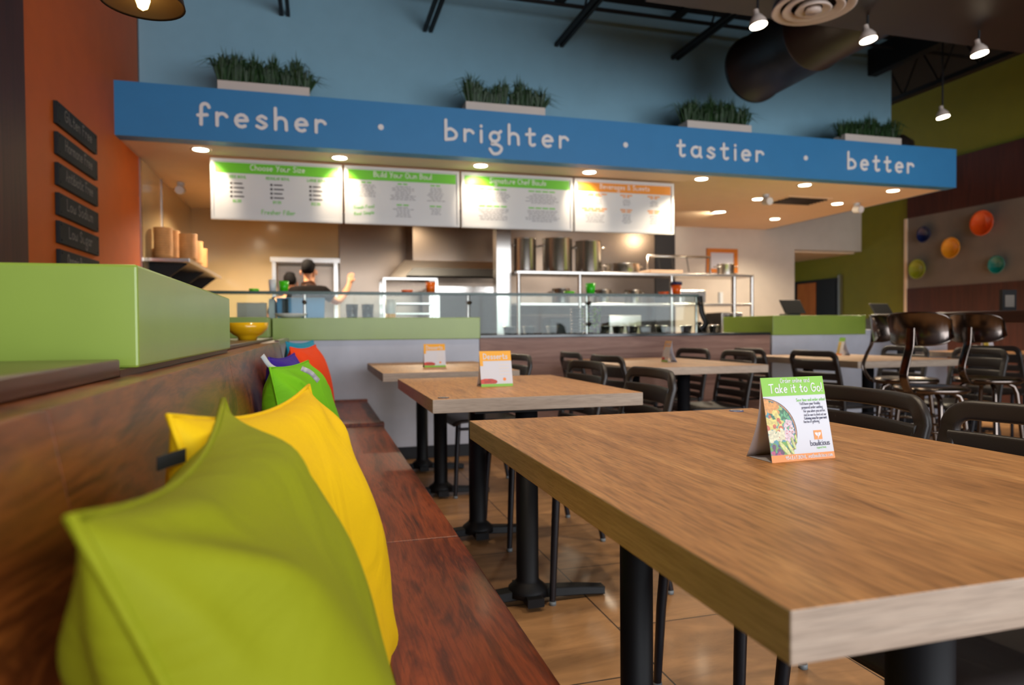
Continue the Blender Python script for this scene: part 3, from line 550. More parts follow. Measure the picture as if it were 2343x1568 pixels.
def track(x, y, z, lab, tx, ty, pw=25, top=3.13):
    o = empty('hanging_spotlight', (x, y, z), 0, lab, 'ceiling light', 'small hanging spotlights under the dark roof')
    s_ = Vector((0.12, -0.12, -1)).normalized()
    MB().sweep([s_ * -0.075, s_ * -0.045, s_ * -0.03, s_ * 0.0, s_ * 0.03], ell(0.055, 0.055, 18), upv=(0, 1, 0), scales=[.3, .34, .6, .95, 1.03]).build('lamp_head', MT['ceil_white'], o)
    MB().sweep([s_ * 0.024, s_ * 0.036], ell(0.054, 0.054, 18), upv=(0, 1, 0)).build('lamp_face', MT['lamp_on'], o)
    MB().tube([(0, 0, 0.08), (0, 0, top - z)], 0.008, 8).build('stem', MT['joist'], o)
    spot('spot_lamp', Vector((x, y, z)) + s_ * 0.07, (tx, ty, 0.9), pw, 80, rad=0.04)
track(2.80, 3.90, 2.99, 'hanging spotlight left of the round diffuser', 2.2, 3.6)
track(3.68, 3.90, 2.99, 'hanging spotlight right of the round duct', 3.6, 3.9)
track(4.66, 3.89, 2.99, 'hanging spotlight farthest right, under the dark roof', 5.4, 3.6, 20)
track(5.75, 5.17, 3.0, 'hanging spotlight in front of the green wall, just above the fascia end', 6.4, 5.0, 15, ZC)

# pendant with a bare bulb, top left
pn = empty('pendant_lamp', (-0.43, 2.0, 1.83), 0, 'dark dome pendant lamp with a glowing bulb, cut by the top edge', 'pendant lamp')
MB().lathe([(0.028, 0.16), (0.05, 0.13), (0.098, 0.03), (0.102, 0.01), (0.096, 0.015), (0.046, 0.115), (0.02, 0.15)], n=36).build('lamp_shade', MT['duct'], pn)
MB().lathe([(0, -0.008), (0.012, 0.0), (0.018, 0.02), (0.014, 0.05), (0.009, 0.075), (0, 0.075)], n=18).build('bulb', MT['bulb_on'], pn)
MB().lathe([(0.0, 0.07), (0.018, 0.07), (0.02, 0.15), (0.028, 0.17), (0.01, 0.2), (0, 0.2)], n=18).build('socket', MT['black'], pn)
MB().tube([(0, 0, 0.19), (0, 0, ZC - 1.83)], 0.004, 6).build('cord', MT['black'], pn)
spot('pendant_glow', (-0.43, 2.0, 1.82), (-0.43, 2.0, 0), 6, 150, col=(1, 0.7, 0.4))

for i, (x, y, lb) in enumerate(((0.2, 0.6, 'over the bench end'), (0.75, 2.4, 'over the second bench table'), (2.3, 1.6, 'right of the nearest table'), (2.3, 3.3, 'over the middle of the dining room'), (0.9, 4.3, 'over the third bench table'), (3.9, 3.2, 'over the steel stools'))):  # warm fill lamps added out of view to brighten the dining area
    if i in (0,): pass
    o = empty('added_fill_light', (x, y, ZC - 0.16), 0, 'added warm fill light in an unseen can ' + lb, 'ceiling light', 'unseen warm fill lights added above the dining area')
    MB().lathe([(0, 0.155), (0.09, 0.155), (0.09, 0.0), (0.08, 0.0), (0.08, 0.03)], n=20).build('can', MT['black'], o); MB().lathe([(0, 0.03), (0.079, 0.03)], n=20).build('lamp_face', MT['lamp_on'], o)
    spot('fill_lamp', (x, y, ZC - 0.19), (x, y, 0), 110, 78, col=(1.0, 0.82, 0.60), rad=0.08)

# ------------------------------------------------------------------ signs on the orange wall
sg = [('Gluten Free', 2.2535), ('Hormone Free', 2.077), ('Antibiotic Free', 1.90), ('Low Sodium', 1.727), ('Low Sugar', 1.565), ('Organic Beverages', 1.40)]
for i, (t, zc) in enumerate(sg):
    o = empty('wall_sign', (XL + 0.002, 4.89, zc), 0, 'dark wooden sign reading %s on the orange wall' % t, 'sign', 'dark word signs stacked on the orange wall')
    MB().box(0, 0.022, -0.37, 0.37, -0.065, 0.065).build('board', MT['chalk'], o, bevel=0.003)
    lettering(MB(), t, (0.022, 0.0, -0.018), (0, 1, 0), Z, 0.036, 0.009, depth=0.001, align='c', width=min(.5, .048 * len(t))).build('lettering', MT['chalktext'], o)
    mb = MB()
    for yy in (-0.34, 0.34):
        for zz in (-0.045, 0.045): mb.lathe([(0, 0.004), (0.006, 0.003), (0.007, 0)], n=8, c=(0.022, yy, zz), fn=lambda p: (p[2], p[0], p[1]))
    mb.build('screws', MT['joist'], o)

# ------------------------------------------------------------------ coloured bowls hung on the right wall
for px_, zz, c, nm in ((6.81, 2.30, (226, 84, 22), 'orange-red'), (7.27, 2.035, (226, 150, 30), 'amber'), (7.72, 2.275, (24, 34, 84), 'navy blue'), (7.81, 1.795, (140, 150, 30), 'lime green'), (6.64, 1.75, (18, 120, 112), 'teal')):
    o = empty('wall_bowl', (XR - 0.044, px_, zz), 0, '%s round glazed bowl mounted on the grey wall panel' % nm, 'wall bowl', 'coloured bowls on the right wall')
    k = 1.4 if nm == 'orange-red' else (1.22 if nm in ('amber', 'lime green') else 0.98)
    MB().lathe([(0.0, 0.03), (0.045, 0.03), (0.10, 0.10), (0.115, 0.115), (0.118, 0.108), (0.06, 0.02), (0.05, 0.0), (0, 0.0)], n=32, fn=lambda p: (-p[2] * k * .8, p[0] * k, p[1] * k)).build('bowl', mat('glaze_' + nm, c, 0.2, coat=0.5, var=0.12, scale=8), o)
# ================================================================== BENCH AND HALF WALL
bench = empty('banquette_bench', (0, 0, 0), 0, 'long walnut banquette bench with board back along the half wall', 'bench')
for (y0, y1) in ((-0.6, 0.5998), (0.6, 1.6998), (1.70, 3.84)):
    MB().hexa([(-0.14, y0, 0.45), (-0.115, y0, 0.45), (-0.115, y1, 0.45), (-0.14, y1, 0.45), (-0.225, y0, 0.922), (-0.20, y0, 0.922), (-0.20, y1, 0.922), (-0.225, y1, 0.922)]).build('backrest_board', MT['walnut_back'], bench, bevel=0.0012)
MB().hexa([(-0.14, 3.86, 0.47), (-0.115, 3.86, 0.47), (-0.115, 5.1, 0.47), (-0.14, 5.1, 0.47), (-0.225, 3.86, 0.93), (-0.20, 3.86, 0.93), (-0.20, 5.1, 0.93), (-0.225, 5.1, 0.93)]).build('backrest_board', MT['ledge'], bench, bevel=0.003)
for (y0, y1, dz) in ((-0.6, 1.715, 0), (1.717, 3.83, 0), (3.90, 5.09, 0.012)):
    MB().box(-0.13, 0.10, y0, y1, 0.405, 0.449 + dz).build('seat_plank', MT['walnut'], bench, bevel=0.0012)
    MB().box(0.101, 0.343, y0, y1, 0.405, 0.45 + dz).build('seat_plank', MT['walnut'], bench, bevel=0.005)
MB().box(-0.13, 0.35, 3.832, 3.898, 0.405, 0.468).build('seat_divider', MT['walnut'], bench, bevel=0.004)
MB().box(-0.13, 0.345, 5.092, 5.125, 0.405, 0.475).build('seat_divider', MT['walnut'], bench, bevel=0.004)
MB().box(-0.2, 0.28, -0.6, 5.12, 0.0, 0.404).build('bench_base', MT['ledge'], bench)
MB().box(-0.36, -0.206, -0.6, 5.12, 0.895, 0.918).build('back_cap', MT['walnut_back'], bench, bevel=0.003)
hw = empty('half_wall', (0, 0, 0), 0, 'low dark half wall behind the bench carrying wooden ledges', 'half wall')
MB().box(-1.2, -0.235, -0.6, 5.12, 0.0, 0.893).build('wall_body', MT['ledge'], hw)
MB().box(-1.25, -0.262, -0.6, 1.05, 0.919, 0.943).build('ledge_top', MT['ledge'], hw, bevel=0.003)
MB().box(-1.25, -0.285, 2.21, 4.79, 0.919, 0.935).build('ledge_top', MT['ledge'], hw, bevel=0.003)
MB().box(-1.25, -0.262, 1.05, 2.21, 0.893, 0.928).build('ledge_core', MT['ledge'], hw)
tag(MB().box(-1.2, -0.25, 1.10, 2.175, 0.928, 1.078).build('divider_box', MT['green'], bevel=0.004), 'glossy pear green box divider on the half wall behind the bench', 'divider')
bw = empty('serving_bowl', (-0.345, 3.72, 0.9351), 0, 'glazed yellow bowl standing on the wooden ledge', 'bowl')
MB().lathe([(0, 0.004), (0.045, 0.0), (0.048, 0.016), (0.07, 0.028), (0.098, 0.055), (0.103, 0.088), (0.098, 0.088), (0.09, 0.058), (0.05, 0.03), (0, 0.026)], n=40).build('bowl', MT['yellow_bowl'], bw)

# ------------------------------------------------------------------ cushions
def cushion(name, c, w_, h_, t_, width_dir, up_dir, col, lab, seed=1, bow=0.06, n=30, name_obj='cushion', crease=0.004, extra=None):
    rng = random.Random(seed); wdir = Vector(width_dir).normalized(); udir = Vector(up_dir).normalized(); nd = wdir.cross(udir).normalized(); udir = nd.cross(wdir)
    ph = [rng.uniform(0, 6.28) for _ in range(8)]
    def P(u, v, sgn):
        bu = u * (w_ / 2) * (1 - bow * (1 - v * v) * abs(u) ** 1.5); bv = v * (h_ / 2) * (1 - bow * (1 - u * u) * abs(v) ** 1.5)
        prof = (max(0, 1 - u ** 4) * max(0, 1 - v ** 4)) ** 0.62; prof *= (1 - 0.18 * (u * u + v * v))
        z = sgn * (t_ / 2) * prof
        cr = 0
        for k, (su, sv) in enumerate(((1, 1), (-1, 1), (1, -1), (-1, -1))):
            du_, dv_ = u - su, v - sv; d_ = math.hypot(du_, dv_); a = math.atan2(dv_ * sv, du_ * su)
            cr += math.exp(-((d_ - 0.42) / 0.22) ** 2) * math.sin(a * 9 + ph[k]) * crease
        cr += crease * 0.8 * math.sin(u * 5 + ph[4] + v * 3) * (1 - abs(v)) + crease * .8 * math.sin(v * 7 + u * 4 + ph[5]) * math.exp(-((v - .8) / .3) ** 2)
        z += sgn * cr * prof ** .4
        p = wdir * bu + udir * bv + nd * z
        p.z = max(p.z, 0.452 - c[2]); zz = p.z + c[2]                      # rests on the seat and against the back boards
        p.x = max(p.x, -0.112 - 0.085 * (min(zz, .922) - 0.45) / 0.472 - c[0])
        return p
    mb = MB(); N_ = n
    def par(i): t = -1 + 2 * i / N_; return math.sin(t * math.pi / 2)
    for sgn in (1, -1):
        vs = [P(par(i), par(j), sgn) for j in range(N_ + 1) for i in range(N_ + 1)]
        fs = []
        for j in range(N_):
            for i in range(N_):
                q = (j * (N_ + 1) + i, j * (N_ + 1) + i + 1, (j + 1) * (N_ + 1) + i + 1, (j + 1) * (N_ + 1) + i)
                fs.append(q if sgn > 0 else q[::-1])
        mb.add(vs, fs, True)
    root = empty(name_obj, c, 0, lab, 'cushion')
    f = fabric('fabric_' + name, col)
    mb.build('cover', f, root, subsurf=1)
    # piping along the seam
    path = []
    for (u0, v0, u1, v1) in ((-1, -1, 1, -1), (1, -1, 1, 1), (1, 1, -1, 1), (-1, 1, -1, -1)):
        for k in range(14): t = k / 14; path.append(P(u0 + (u1 - u0) * t, v0 + (v1 - v0) * t, 1))
    MB().tube(path, 0.0035, 6, closed=True, upv=nd).build('seam', f, root)
    return root, P
def ztop(c, h): return c
cushion('green_yellow', (-0.030, 0.612, 0.665), 0.455, 0.49, 0.18, (0.03, 1, 0.03), (-0.33, 0, 0.94), (142, 148, 14), 'large lime green cushion nearest the camera against the bench back', 3, bow=0.13, crease=0.013)
ycu, PY = cushion('yellow', (-0.020, 0.912, 0.664), 0.465, 0.48, 0.17, (0.26, 0.965, -0.02), (-0.24, 0.05, 0.96), (238, 194, 4), 'bright yellow cushion with a black side tag', 5, bow=0.10, crease=0.013)
cushion('lime', (-0.040, 2.14, 0.665), 0.42, 0.44, 0.19, (0.22, 0.97, 0), (-0.16, 0.1, 0.97), (112, 186, 16), 'bright green cushion with white tags beyond the yellow cushion', 8, bow=0.04, crease=0.009)
cushion('purple', (-0.09, 2.60, 0.675), 0.42, 0.44, 0.14, (0.16, 0.98, 0), (-0.14, 0.1, 0.97), (58, 34, 150), 'purple cushion leaning behind the bright green cushion', 9)
cushion('orange', (-0.035, 3.12, 0.685), 0.44, 0.46, 0.17, (0.22, 0.97, 0), (-0.10, 0.05, 0.98), (232, 68, 14), 'orange-red cushion beyond the purple one', 10)
cushion('teal', (-0.06, 3.62, 0.695), 0.43, 0.47, 0.14, (0.28, 0.96, 0), (-0.10, 0.05, 0.98), (24, 140, 176), 'teal blue cushion behind the orange-red one, farthest on the bench', 11)
# tags
tg = MB(); p0 = PY(-1, 0.84, 1) + Vector((0.004, -0.006, 0))
tg.add([p0 + Vector((0, 0, 0.006)), p0 - Vector((0, 0, 0.007)), p0 + Vector((-0.022, -0.014, -0.012)), p0 + Vector((-0.022, -0.014, 0.001))], [(0, 1, 2, 3)])
tag(tg.build('fabric_tag', MT['black'], ycu, solid=0.0012), label='small black woven label')
def ribbon(par_name, pts, w_, o_loc):
    r_ = MB(); P_ = cat_rom(pts, 5); r_.sweep(P_, [(-w_ / 2, -0.0008), (w_ / 2, -0.0008), (w_ / 2, 0.0008), (-w_ / 2, 0.0008)], upv=(0.6, -0.8, 0.1))
    return r_
for o in [o for o in COL.objects if o.name.startswith('cushion')]:
    if 'bright green' in o['label']:
        L0 = o.location
        tag(ribbon('', [Vector((-0.045, 1.985, 0.876)) - L0, Vector((-0.02, 1.99, 0.862)) - L0, Vector((0.0, 2.0, 0.838)) - L0], 0.014, L0).build('fabric_tag', MT['paper'], o), label='white cloth tag')
    if 'purple cushion' in o['label']:
        L0 = o.location
        tag(ribbon('', [Vector((-0.12, 2.27, 0.855)) - L0, Vector((-0.145, 2.25, 0.872)) - L0, Vector((-0.165, 2.23, 0.905)) - L0], 0.016, L0).build('fabric_tag', MT['paper'], o), label='white cloth tag')

# ================================================================== TABLES
def table(x0, x1, y0, y1, cols, lab, feet=True):
    o = empty('dining_table', ((x0 + x1) / 2, (y0 + y1) / 2, 0), 0, lab, 'table', 'oak laminate dining tables')
    w, l = (x1 - x0) / 2, (y1 - y0) / 2; ox, oy = (x0 + x1) / 2, (y0 + y1) / 2
    mb = MB(); mb.box(-w, w, -l, l, 0.704, 0.75); mb.mi = [1, 0, 1, 1, 1, 1]
    mb.build('tabletop', [MT['table'], MT['table_edge']], o, bevel=0.0015)
    for (cx_, cy_) in cols:
        cx_ -= ox; cy_ -= oy
        c = MB().lathe([(0.0, 0.03), (0.075, 0.03), (0.07, 0.055), (0.046, 0.075), (0.040, 0.085), (0.040, 0.69), (0.0, 0.69)], n=24, c=(cx_, cy_, 0)).build('column', MT['black_steel'], o)
        f = MB().sweep([(cx_ - 0.29, cy_, 0.017), (cx_ - 0.2, cy_, 0.027), (cx_, cy_, 0.04), (cx_ + 0.2, cy_, 0.027), (cx_ + 0.29, cy_, 0.017)], [(-.032, -.015), (.032, -.015), (.024, .014), (-.024, .014)], scales=[.9, 1, 1.15, 1, .9], smooth=False)
        f.sweep([(cx_, cy_ - .1, 0.03), (cx_, cy_ + .1, 0.03)], rect(0.06, 0.03), smooth=False)
        f.build('foot', MT['black_steel'], o, bevel=0.004)
        MB().box(cx_ - 0.2, cx_ + 0.2, cy_ - 0.05, cy_ + 0.05, 0.69, 0.7035).build('top_bracket', MT['black_steel'], o)
    return o
table(0.366, 1.19, 0.467, 1.685, [(0.745, 0.70), (0.745, 1.52)], 'nearest oak table with the take it to go card')
table(0.36, 1.12, 2.225, 3.24, [(0.715, 2.333), (0.715, 3.13)], 'second oak table along the bench, with an amber dessert card')
table(0.33, 1.09, 3.68, 4.86, [(0.69, 3.99), (0.69, 4.73)], 'third oak table along the bench, end against the grey counter')
table(1.79, 2.66, 3.60, 4.80, [(2.22, 3.85), (2.22, 4.55)], 'oak table in front of the wooden counter, card seen from the side')
table(3.42, 4.28, 3.70, 4.85, [(3.85, 4.07), (3.85, 4.70)], 'oak table in front of the right grey counter')
table(5.36, 6.16, 3.95, 5.10, [(5.76, 4.2), (5.76, 4.85)], 'farthest right oak table, beyond the dark bar table')
for (x, y, l) in ((1.105, 1.635, 'small oval table number disc at the far right corner of the nearest table'), (0.405, 2.275, 'small oval table number disc at the near corner of the second table')):
    o = tag(MB().lathe([(0, 0.0015), (0.019, 0.0015), (0.02, 0)], n=24).build('number_disc', mat('disc_blue_' + str(x), (70, 86, 130) if x > 1 else (30, 40, 60), 0.3)), l, 'disc'); o.location = (x, y, 0.7502)
    ri = MB().lathe([(0.012, 0.0022), (0.015, 0.0022)], n=24).build('disc_rim', MT['white'], o)

# ------------------------------------------------------------------ tent cards
def tent(loc, rz, lab, kind, w=0.133, h=0.142, d=0.062):
    o = empty('table_card', loc, rz, lab, 'table card', 'folded cards standing on the dining tables')
    # front face: from (0,0,0) at the bottom, leaning back to (0,d/2,h)
    fr_ = Vector((0, d / 2, h)).normalized(); n_ = X.cross(fr_)
    def F(x, s, off=0.0003): return Vector((x, 0, 0)) + fr_ * s + n_ * off * -1
    # X x fr_ = (0,-h,d/2): outwards normal is towards -y
    def Fo(x, s, off=0.0003): return Vector((x, 0, 0)) + fr_ * s + n_ * off
    S = math.hypot(d / 2, h)
    MB().hexa([(-w / 2, 0, 0), (w / 2, 0, 0), (w / 2, 0.0005, 0), (-w / 2, 0.0005, 0), (-w / 2, d / 2, h), (w / 2, d / 2, h), (w / 2, d / 2 + 0.0005, h), (-w / 2, d / 2 + 0.0005, h)]).build('front_panel', MT['paper'], o)
    curve = [Vector((0, d / 2 + (d / 2) * (1 - (1 - t) ** 1.0) + 0.010 * math.sin(t * math.pi * 1.0) * -1 * (1 if t > .0 else 0) + 0.006 * t ** 3, h * (1 - t))) for t in [i / 10 for i in range(11)]]
    mb = MB().add([a + X * k_ * w / 2 for a in curve for k_ in (-1, 1)], [(2 * i, 2 * i + 1, 2 * i + 3, 2 * i + 2) for i in range(10)], True)
    mb.build('back_panel', MT['paper'], o, solid=0.0006)
    MB().box(-w / 2, w / 2, 0.001, d, 0.0004, 0.001).build('base_panel', MT['paper'], o)
    def patch(name, x0, x1, s0, s1, m, off=0.0004):
        MB().add([Fo(x0, s0, off), Fo(x1, s0, off), Fo(x1, s1, off), Fo(x0, s1, off)], [(0, 1, 2, 3)]).build(name, m, o)
    def txt(name, s, x, sy, xh, sw, m, align='l', width=None, gap=.35, slant=0):
        lettering(MB(), s, Fo(x, sy, 0.0005), X, fr_, xh, sw, depth=0.0003, gap=gap, align=align, width=width, slant=slant, nd=6).build(name, m, o)
    if kind == 'go':
        patch('green_band', -w / 2, w / 2, S * .775, S, MT['lime'])
        patch('orange_band', -w / 2, w / 2, 0, S * .082, MT['orange_print'])
        txt('heading', 'Order online and', 0.005, S * .932, 0.0042, 0.0010, MT['white'], 'c', width=0.062)
        txt('heading', 'Take it to Go!', 0.005, S * .815, 0.0084, 0.0020, MT['white'], 'c', width=0.113)
        txt('body_text', 'Save time and order online!', w * .485, S * .70, 0.0030, 0.0006, MT['menu_green'], 'r', width=0.062)
        for i, (s_, ww) in enumerate((("We'll have your freshly", .044), ('prepared order waiting', .045), ('for you when you arrive.', .047))): txt('body_text', s_, w * (.39 + .035 * i), S * (.655 - .045 * i), 0.0027, 0.00055, MT['ink'], 'r', width=ww)
        for i, (s_, ww) in enumerate((('And, be sure to check out our', .048), ('Catering Menu for your next', .048), ('function or gathering.', .034))): txt('body_text', s_, w * (.465 if i < 2 else .34), S * (.52 - .04 * i), 0.0024, 0.0005 if i != 1 else .0007, MT['ink'], 'r', width=ww)
        # orange square with a bowl-shaped cut-out
        patch('logo_square', w * .215, w * .345, S * .235, S * .345, MT['orange_print'])
        mb = MB(); mb.add([Fo(w * .28 + 0.0065 * math.cos(R(a)), S * .318 + 0.0065 * math.sin(R(a)), 0.0007) for a in range(180, 361, 15)], [tuple(range(13))])
        mb.add([Fo(w * .277, S * .275, 0.0007), Fo(w * .295, S * .275, 0.0007), Fo(w * .262, S * .235, 0.0007)], [(0, 2, 1)])
        mb.build('logo_bowl', MT['white'], o)
        mb = MB(); lettering(mb, 'l', Fo(w * .28, S * .285, 0.0008), X, fr_, 0.003, 0.0007, depth=0.0001); mb.build('logo_spoon', MT['orange_print'], o)
        txt('brand_text', 'bowlicious', w * .295, S * .165, 0.0052, 0.0009, MT['ink'], 'c', width=0.041, gap=.2)
        txt('brand_text', 'inspired. fresh.', w * .31, S * .128, 0.0020, 0.0004, MT['menu_green'], 'c', width=0.02)
        txt('contact_line', '954.EAT.BOWL', -w * .12, S * .026, 0.0030, 0.0010, MT['white'], 'c', width=0.043)
        txt('contact_line', '|', w * .065, S * .028, 0.0030, 0.0006, MT['white'], 'c')
        txt('contact_line', 'eatbowlicious.com', w * .27, S * .027, 0.0036, 0.0009, MT['white'], 'c', width=0.051)
        # printed photograph of a salad bowl, cropped by the left edge of the card
        rng = random.Random(4); cx_, cs, rx, ry = -w * .5 - 0.004, S * .36, w * .485, S * .40
        def disc(mb, x, s, a, b, off, rot=0, n=12, k0=0, k1=360):
            pts = []
            for i in range(n):
                t = R(k0 + (k1 - k0) * i / n); u, v = a * math.cos(t), b * math.sin(t)
                xx = x + u * math.cos(rot) - v * math.sin(rot); ss = s + u * math.sin(rot) + v * math.cos(rot)
                pts.append(Fo(min(max(xx, -w / 2), w / 2), min(max(ss, S * .083), S * .774), off))
            mb.add(pts, [tuple(range(n))])
        def pm(c): return mat('print_%d_%d_%d' % c, tuple(int(q * .86) for q in c), 0.35, var=0.3, scale=220)
        for k, (f_, c) in enumerate(((1.0, (70, 50, 60)), (.975, (232, 150, 60)), (.95, (30, 90, 130)), (.9, (70, 150, 165)))):
            mb = MB(); disc(mb, cx_, cs, rx * f_, ry * f_, 0.0005 + k * 0.00003, n=48); mb.build('printed_bowl_rim' if k < 3 else 'printed_bowl', pm(c), o)
        groups = [((30, 110, 60), 30, (.55, .62, .35, .25), .006, 'printed_broccoli'), ((96, 180, 120), 70, (.60, .15, .30, .38), .0035, 'printed_kale'), ((170, 210, 110), 22, (.62, .78, .2, .12), .0035, 'printed_celery'),
                  ((238, 160, 60), 26, (.25, .75, .25, .2), .006, 'printed_carrot'), ((236, 214, 110), 26, (.28, .3, .25, .3), .0065, 'printed_potato'), ((214, 96, 50), 14, (.3, .1, .25, .35), .005, 'printed_carrot'),
                  ((236, 228, 190), 26, (.32, -.15, .28, .18), .006, 'printed_cauliflower'), ((238, 206, 214), 80, (.78, -.05, .18, .34), .0032, 'printed_rice'), ((206, 50, 70), 22, (.8, -.08, .15, .3), .0012, 'printed_radish'),
                  ((110, 170, 40), 36, (.32, -.62, .3, .26), .005, 'printed_lettuce'), ((92, 26, 84), 22, (.4, -.62, .3, .2), .0048, 'printed_beet'), ((206, 50, 120), 10, (.22, -.72, .2, .12), .004, 'printed_cabbage'), ((40, 110, 30), 16, (.25, -.85, .35, .1), .005, 'printed_lettuce')]
        for gi, (c, n_p, (ax, as_, sx_, ss_), r_, nm) in enumerate(groups):
            mb = MB()
            for q in range(n_p):
                for _ in range(20):
                    u = ax + rng.uniform(-sx_, sx_); v = as_ + rng.uniform(-ss_, ss_)
                    if 0.02 < u and u * u + v * v < .8: break
                else: continue
                disc(mb, cx_ + u * rx, cs + v * ry, r_ * rng.uniform(.5, 1.1), r_ * rng.uniform(.4, .9), 0.0006 + gi * 0.00001 + q * 0.0000002, rng.uniform(0, 3), 9)
            mb.build(nm, pm(c), o)
        for k, (u, v, rot) in enumerate(((.52, -.52, -.9), (.7, -.5, -1.1), (.82, -.38, -1.3), (.92, -.25, -1.5))):
            mb = MB(); disc(mb, cx_ + u * rx, cs + v * ry, 0.017 - .003 * k, 0.0048 - .0008 * k, 0.00078 + k * .00001, rot, 20); mb.build('printed_avocado', pm((150, 190, 40)), o)
            mb = MB(); disc(mb, cx_ + u * rx + 0.0008, cs + v * ry, 0.0155 - .003 * k, 0.0036 - .0008 * k, 0.00079 + k * .00001, rot, 20); mb.build('printed_avocado', pm((236, 236, 150)), o)
    elif kind == 'dessert':
        patch('amber_band', -w / 2, w / 2, S * .72, S, MT['yellow_print']); patch('amber_band', -w / 2, -w * .4, S * .58, S * .72, MT['yellow_print'])
        patch('green_band', -w / 2, w / 2, 0, S * .075, MT['lime'])
        txt('heading', 'Desserts', 0, S * .775, 0.0125, 0.0032, MT['paper'], 'c', width=0.1)
        mb = MB(); mb.add([Fo(x, s, .0005) for x, s in ((-w / 2, S * .08), (-0.005, S * .08), (0.003, S * .13), (-0.002, S * .18), (-0.02, S * .22), (-0.05, S * .225), (-w / 2, S * .2))], [tuple(range(7))]); mb.build('printed_cake', mat('print_cake', (186, 52, 20), .4, var=.4, scale=90), o)
        mb = MB()
        for i in range(4): mb.add([Fo(x, s, .0005) for x, s in ((0.012, S * (.6 - .09 * i)), (0.055, S * (.6 - .09 * i)), (0.055, S * (.615 - .09 * i)), (0.012, S * (.615 - .09 * i)))], [(0, 1, 2, 3)])
        mb.build('small_print', mat('print_pale', (226, 212, 196), .5), o)
        mb = MB(); mb.add([Fo(0.033 + .007 * math.cos(R(a)), S * .2 + .007 * math.sin(R(a)), .0005) for a in range(0, 360, 45)], [tuple(range(8))]); mb.build('printed_logo', MT['orange_print'], o)
    else:
        patch('green_band', -w / 2, w / 2, S * .78, S, MT['lime']); patch('printed_photo', -w / 2, 0, S * .08, S * .75, mat('print_salad', (196, 170, 70), .4, var=.6, scale=60)); patch('orange_band', -w / 2, w / 2, 0, S * .08, MT['orange_print'])
    return o
tent((0.803, 0.990, 0.7501), R(2.5), 'folded card reading Take it to Go on the nearest table', 'go')
tent((0.692, 2.655, 0.7501), R(2), 'amber dessert card on the second table along the bench', 'dessert')
tent((0.693, 4.17, 0.7501), R(0), 'amber dessert card on the table against the grey counter', 'dessert')
tent((2.27, 4.19, 0.7501), R(-100), 'table card seen edge-on in front of the wooden counter', 'dessert')
tent((4.08, 4.62, 0.7501), R(-113), 'table card with green top on the table before the right counter', 'small')
tent((5.72, 4.65, 0.7501), R(8), 'table card with green top on the farthest right table', 'small')

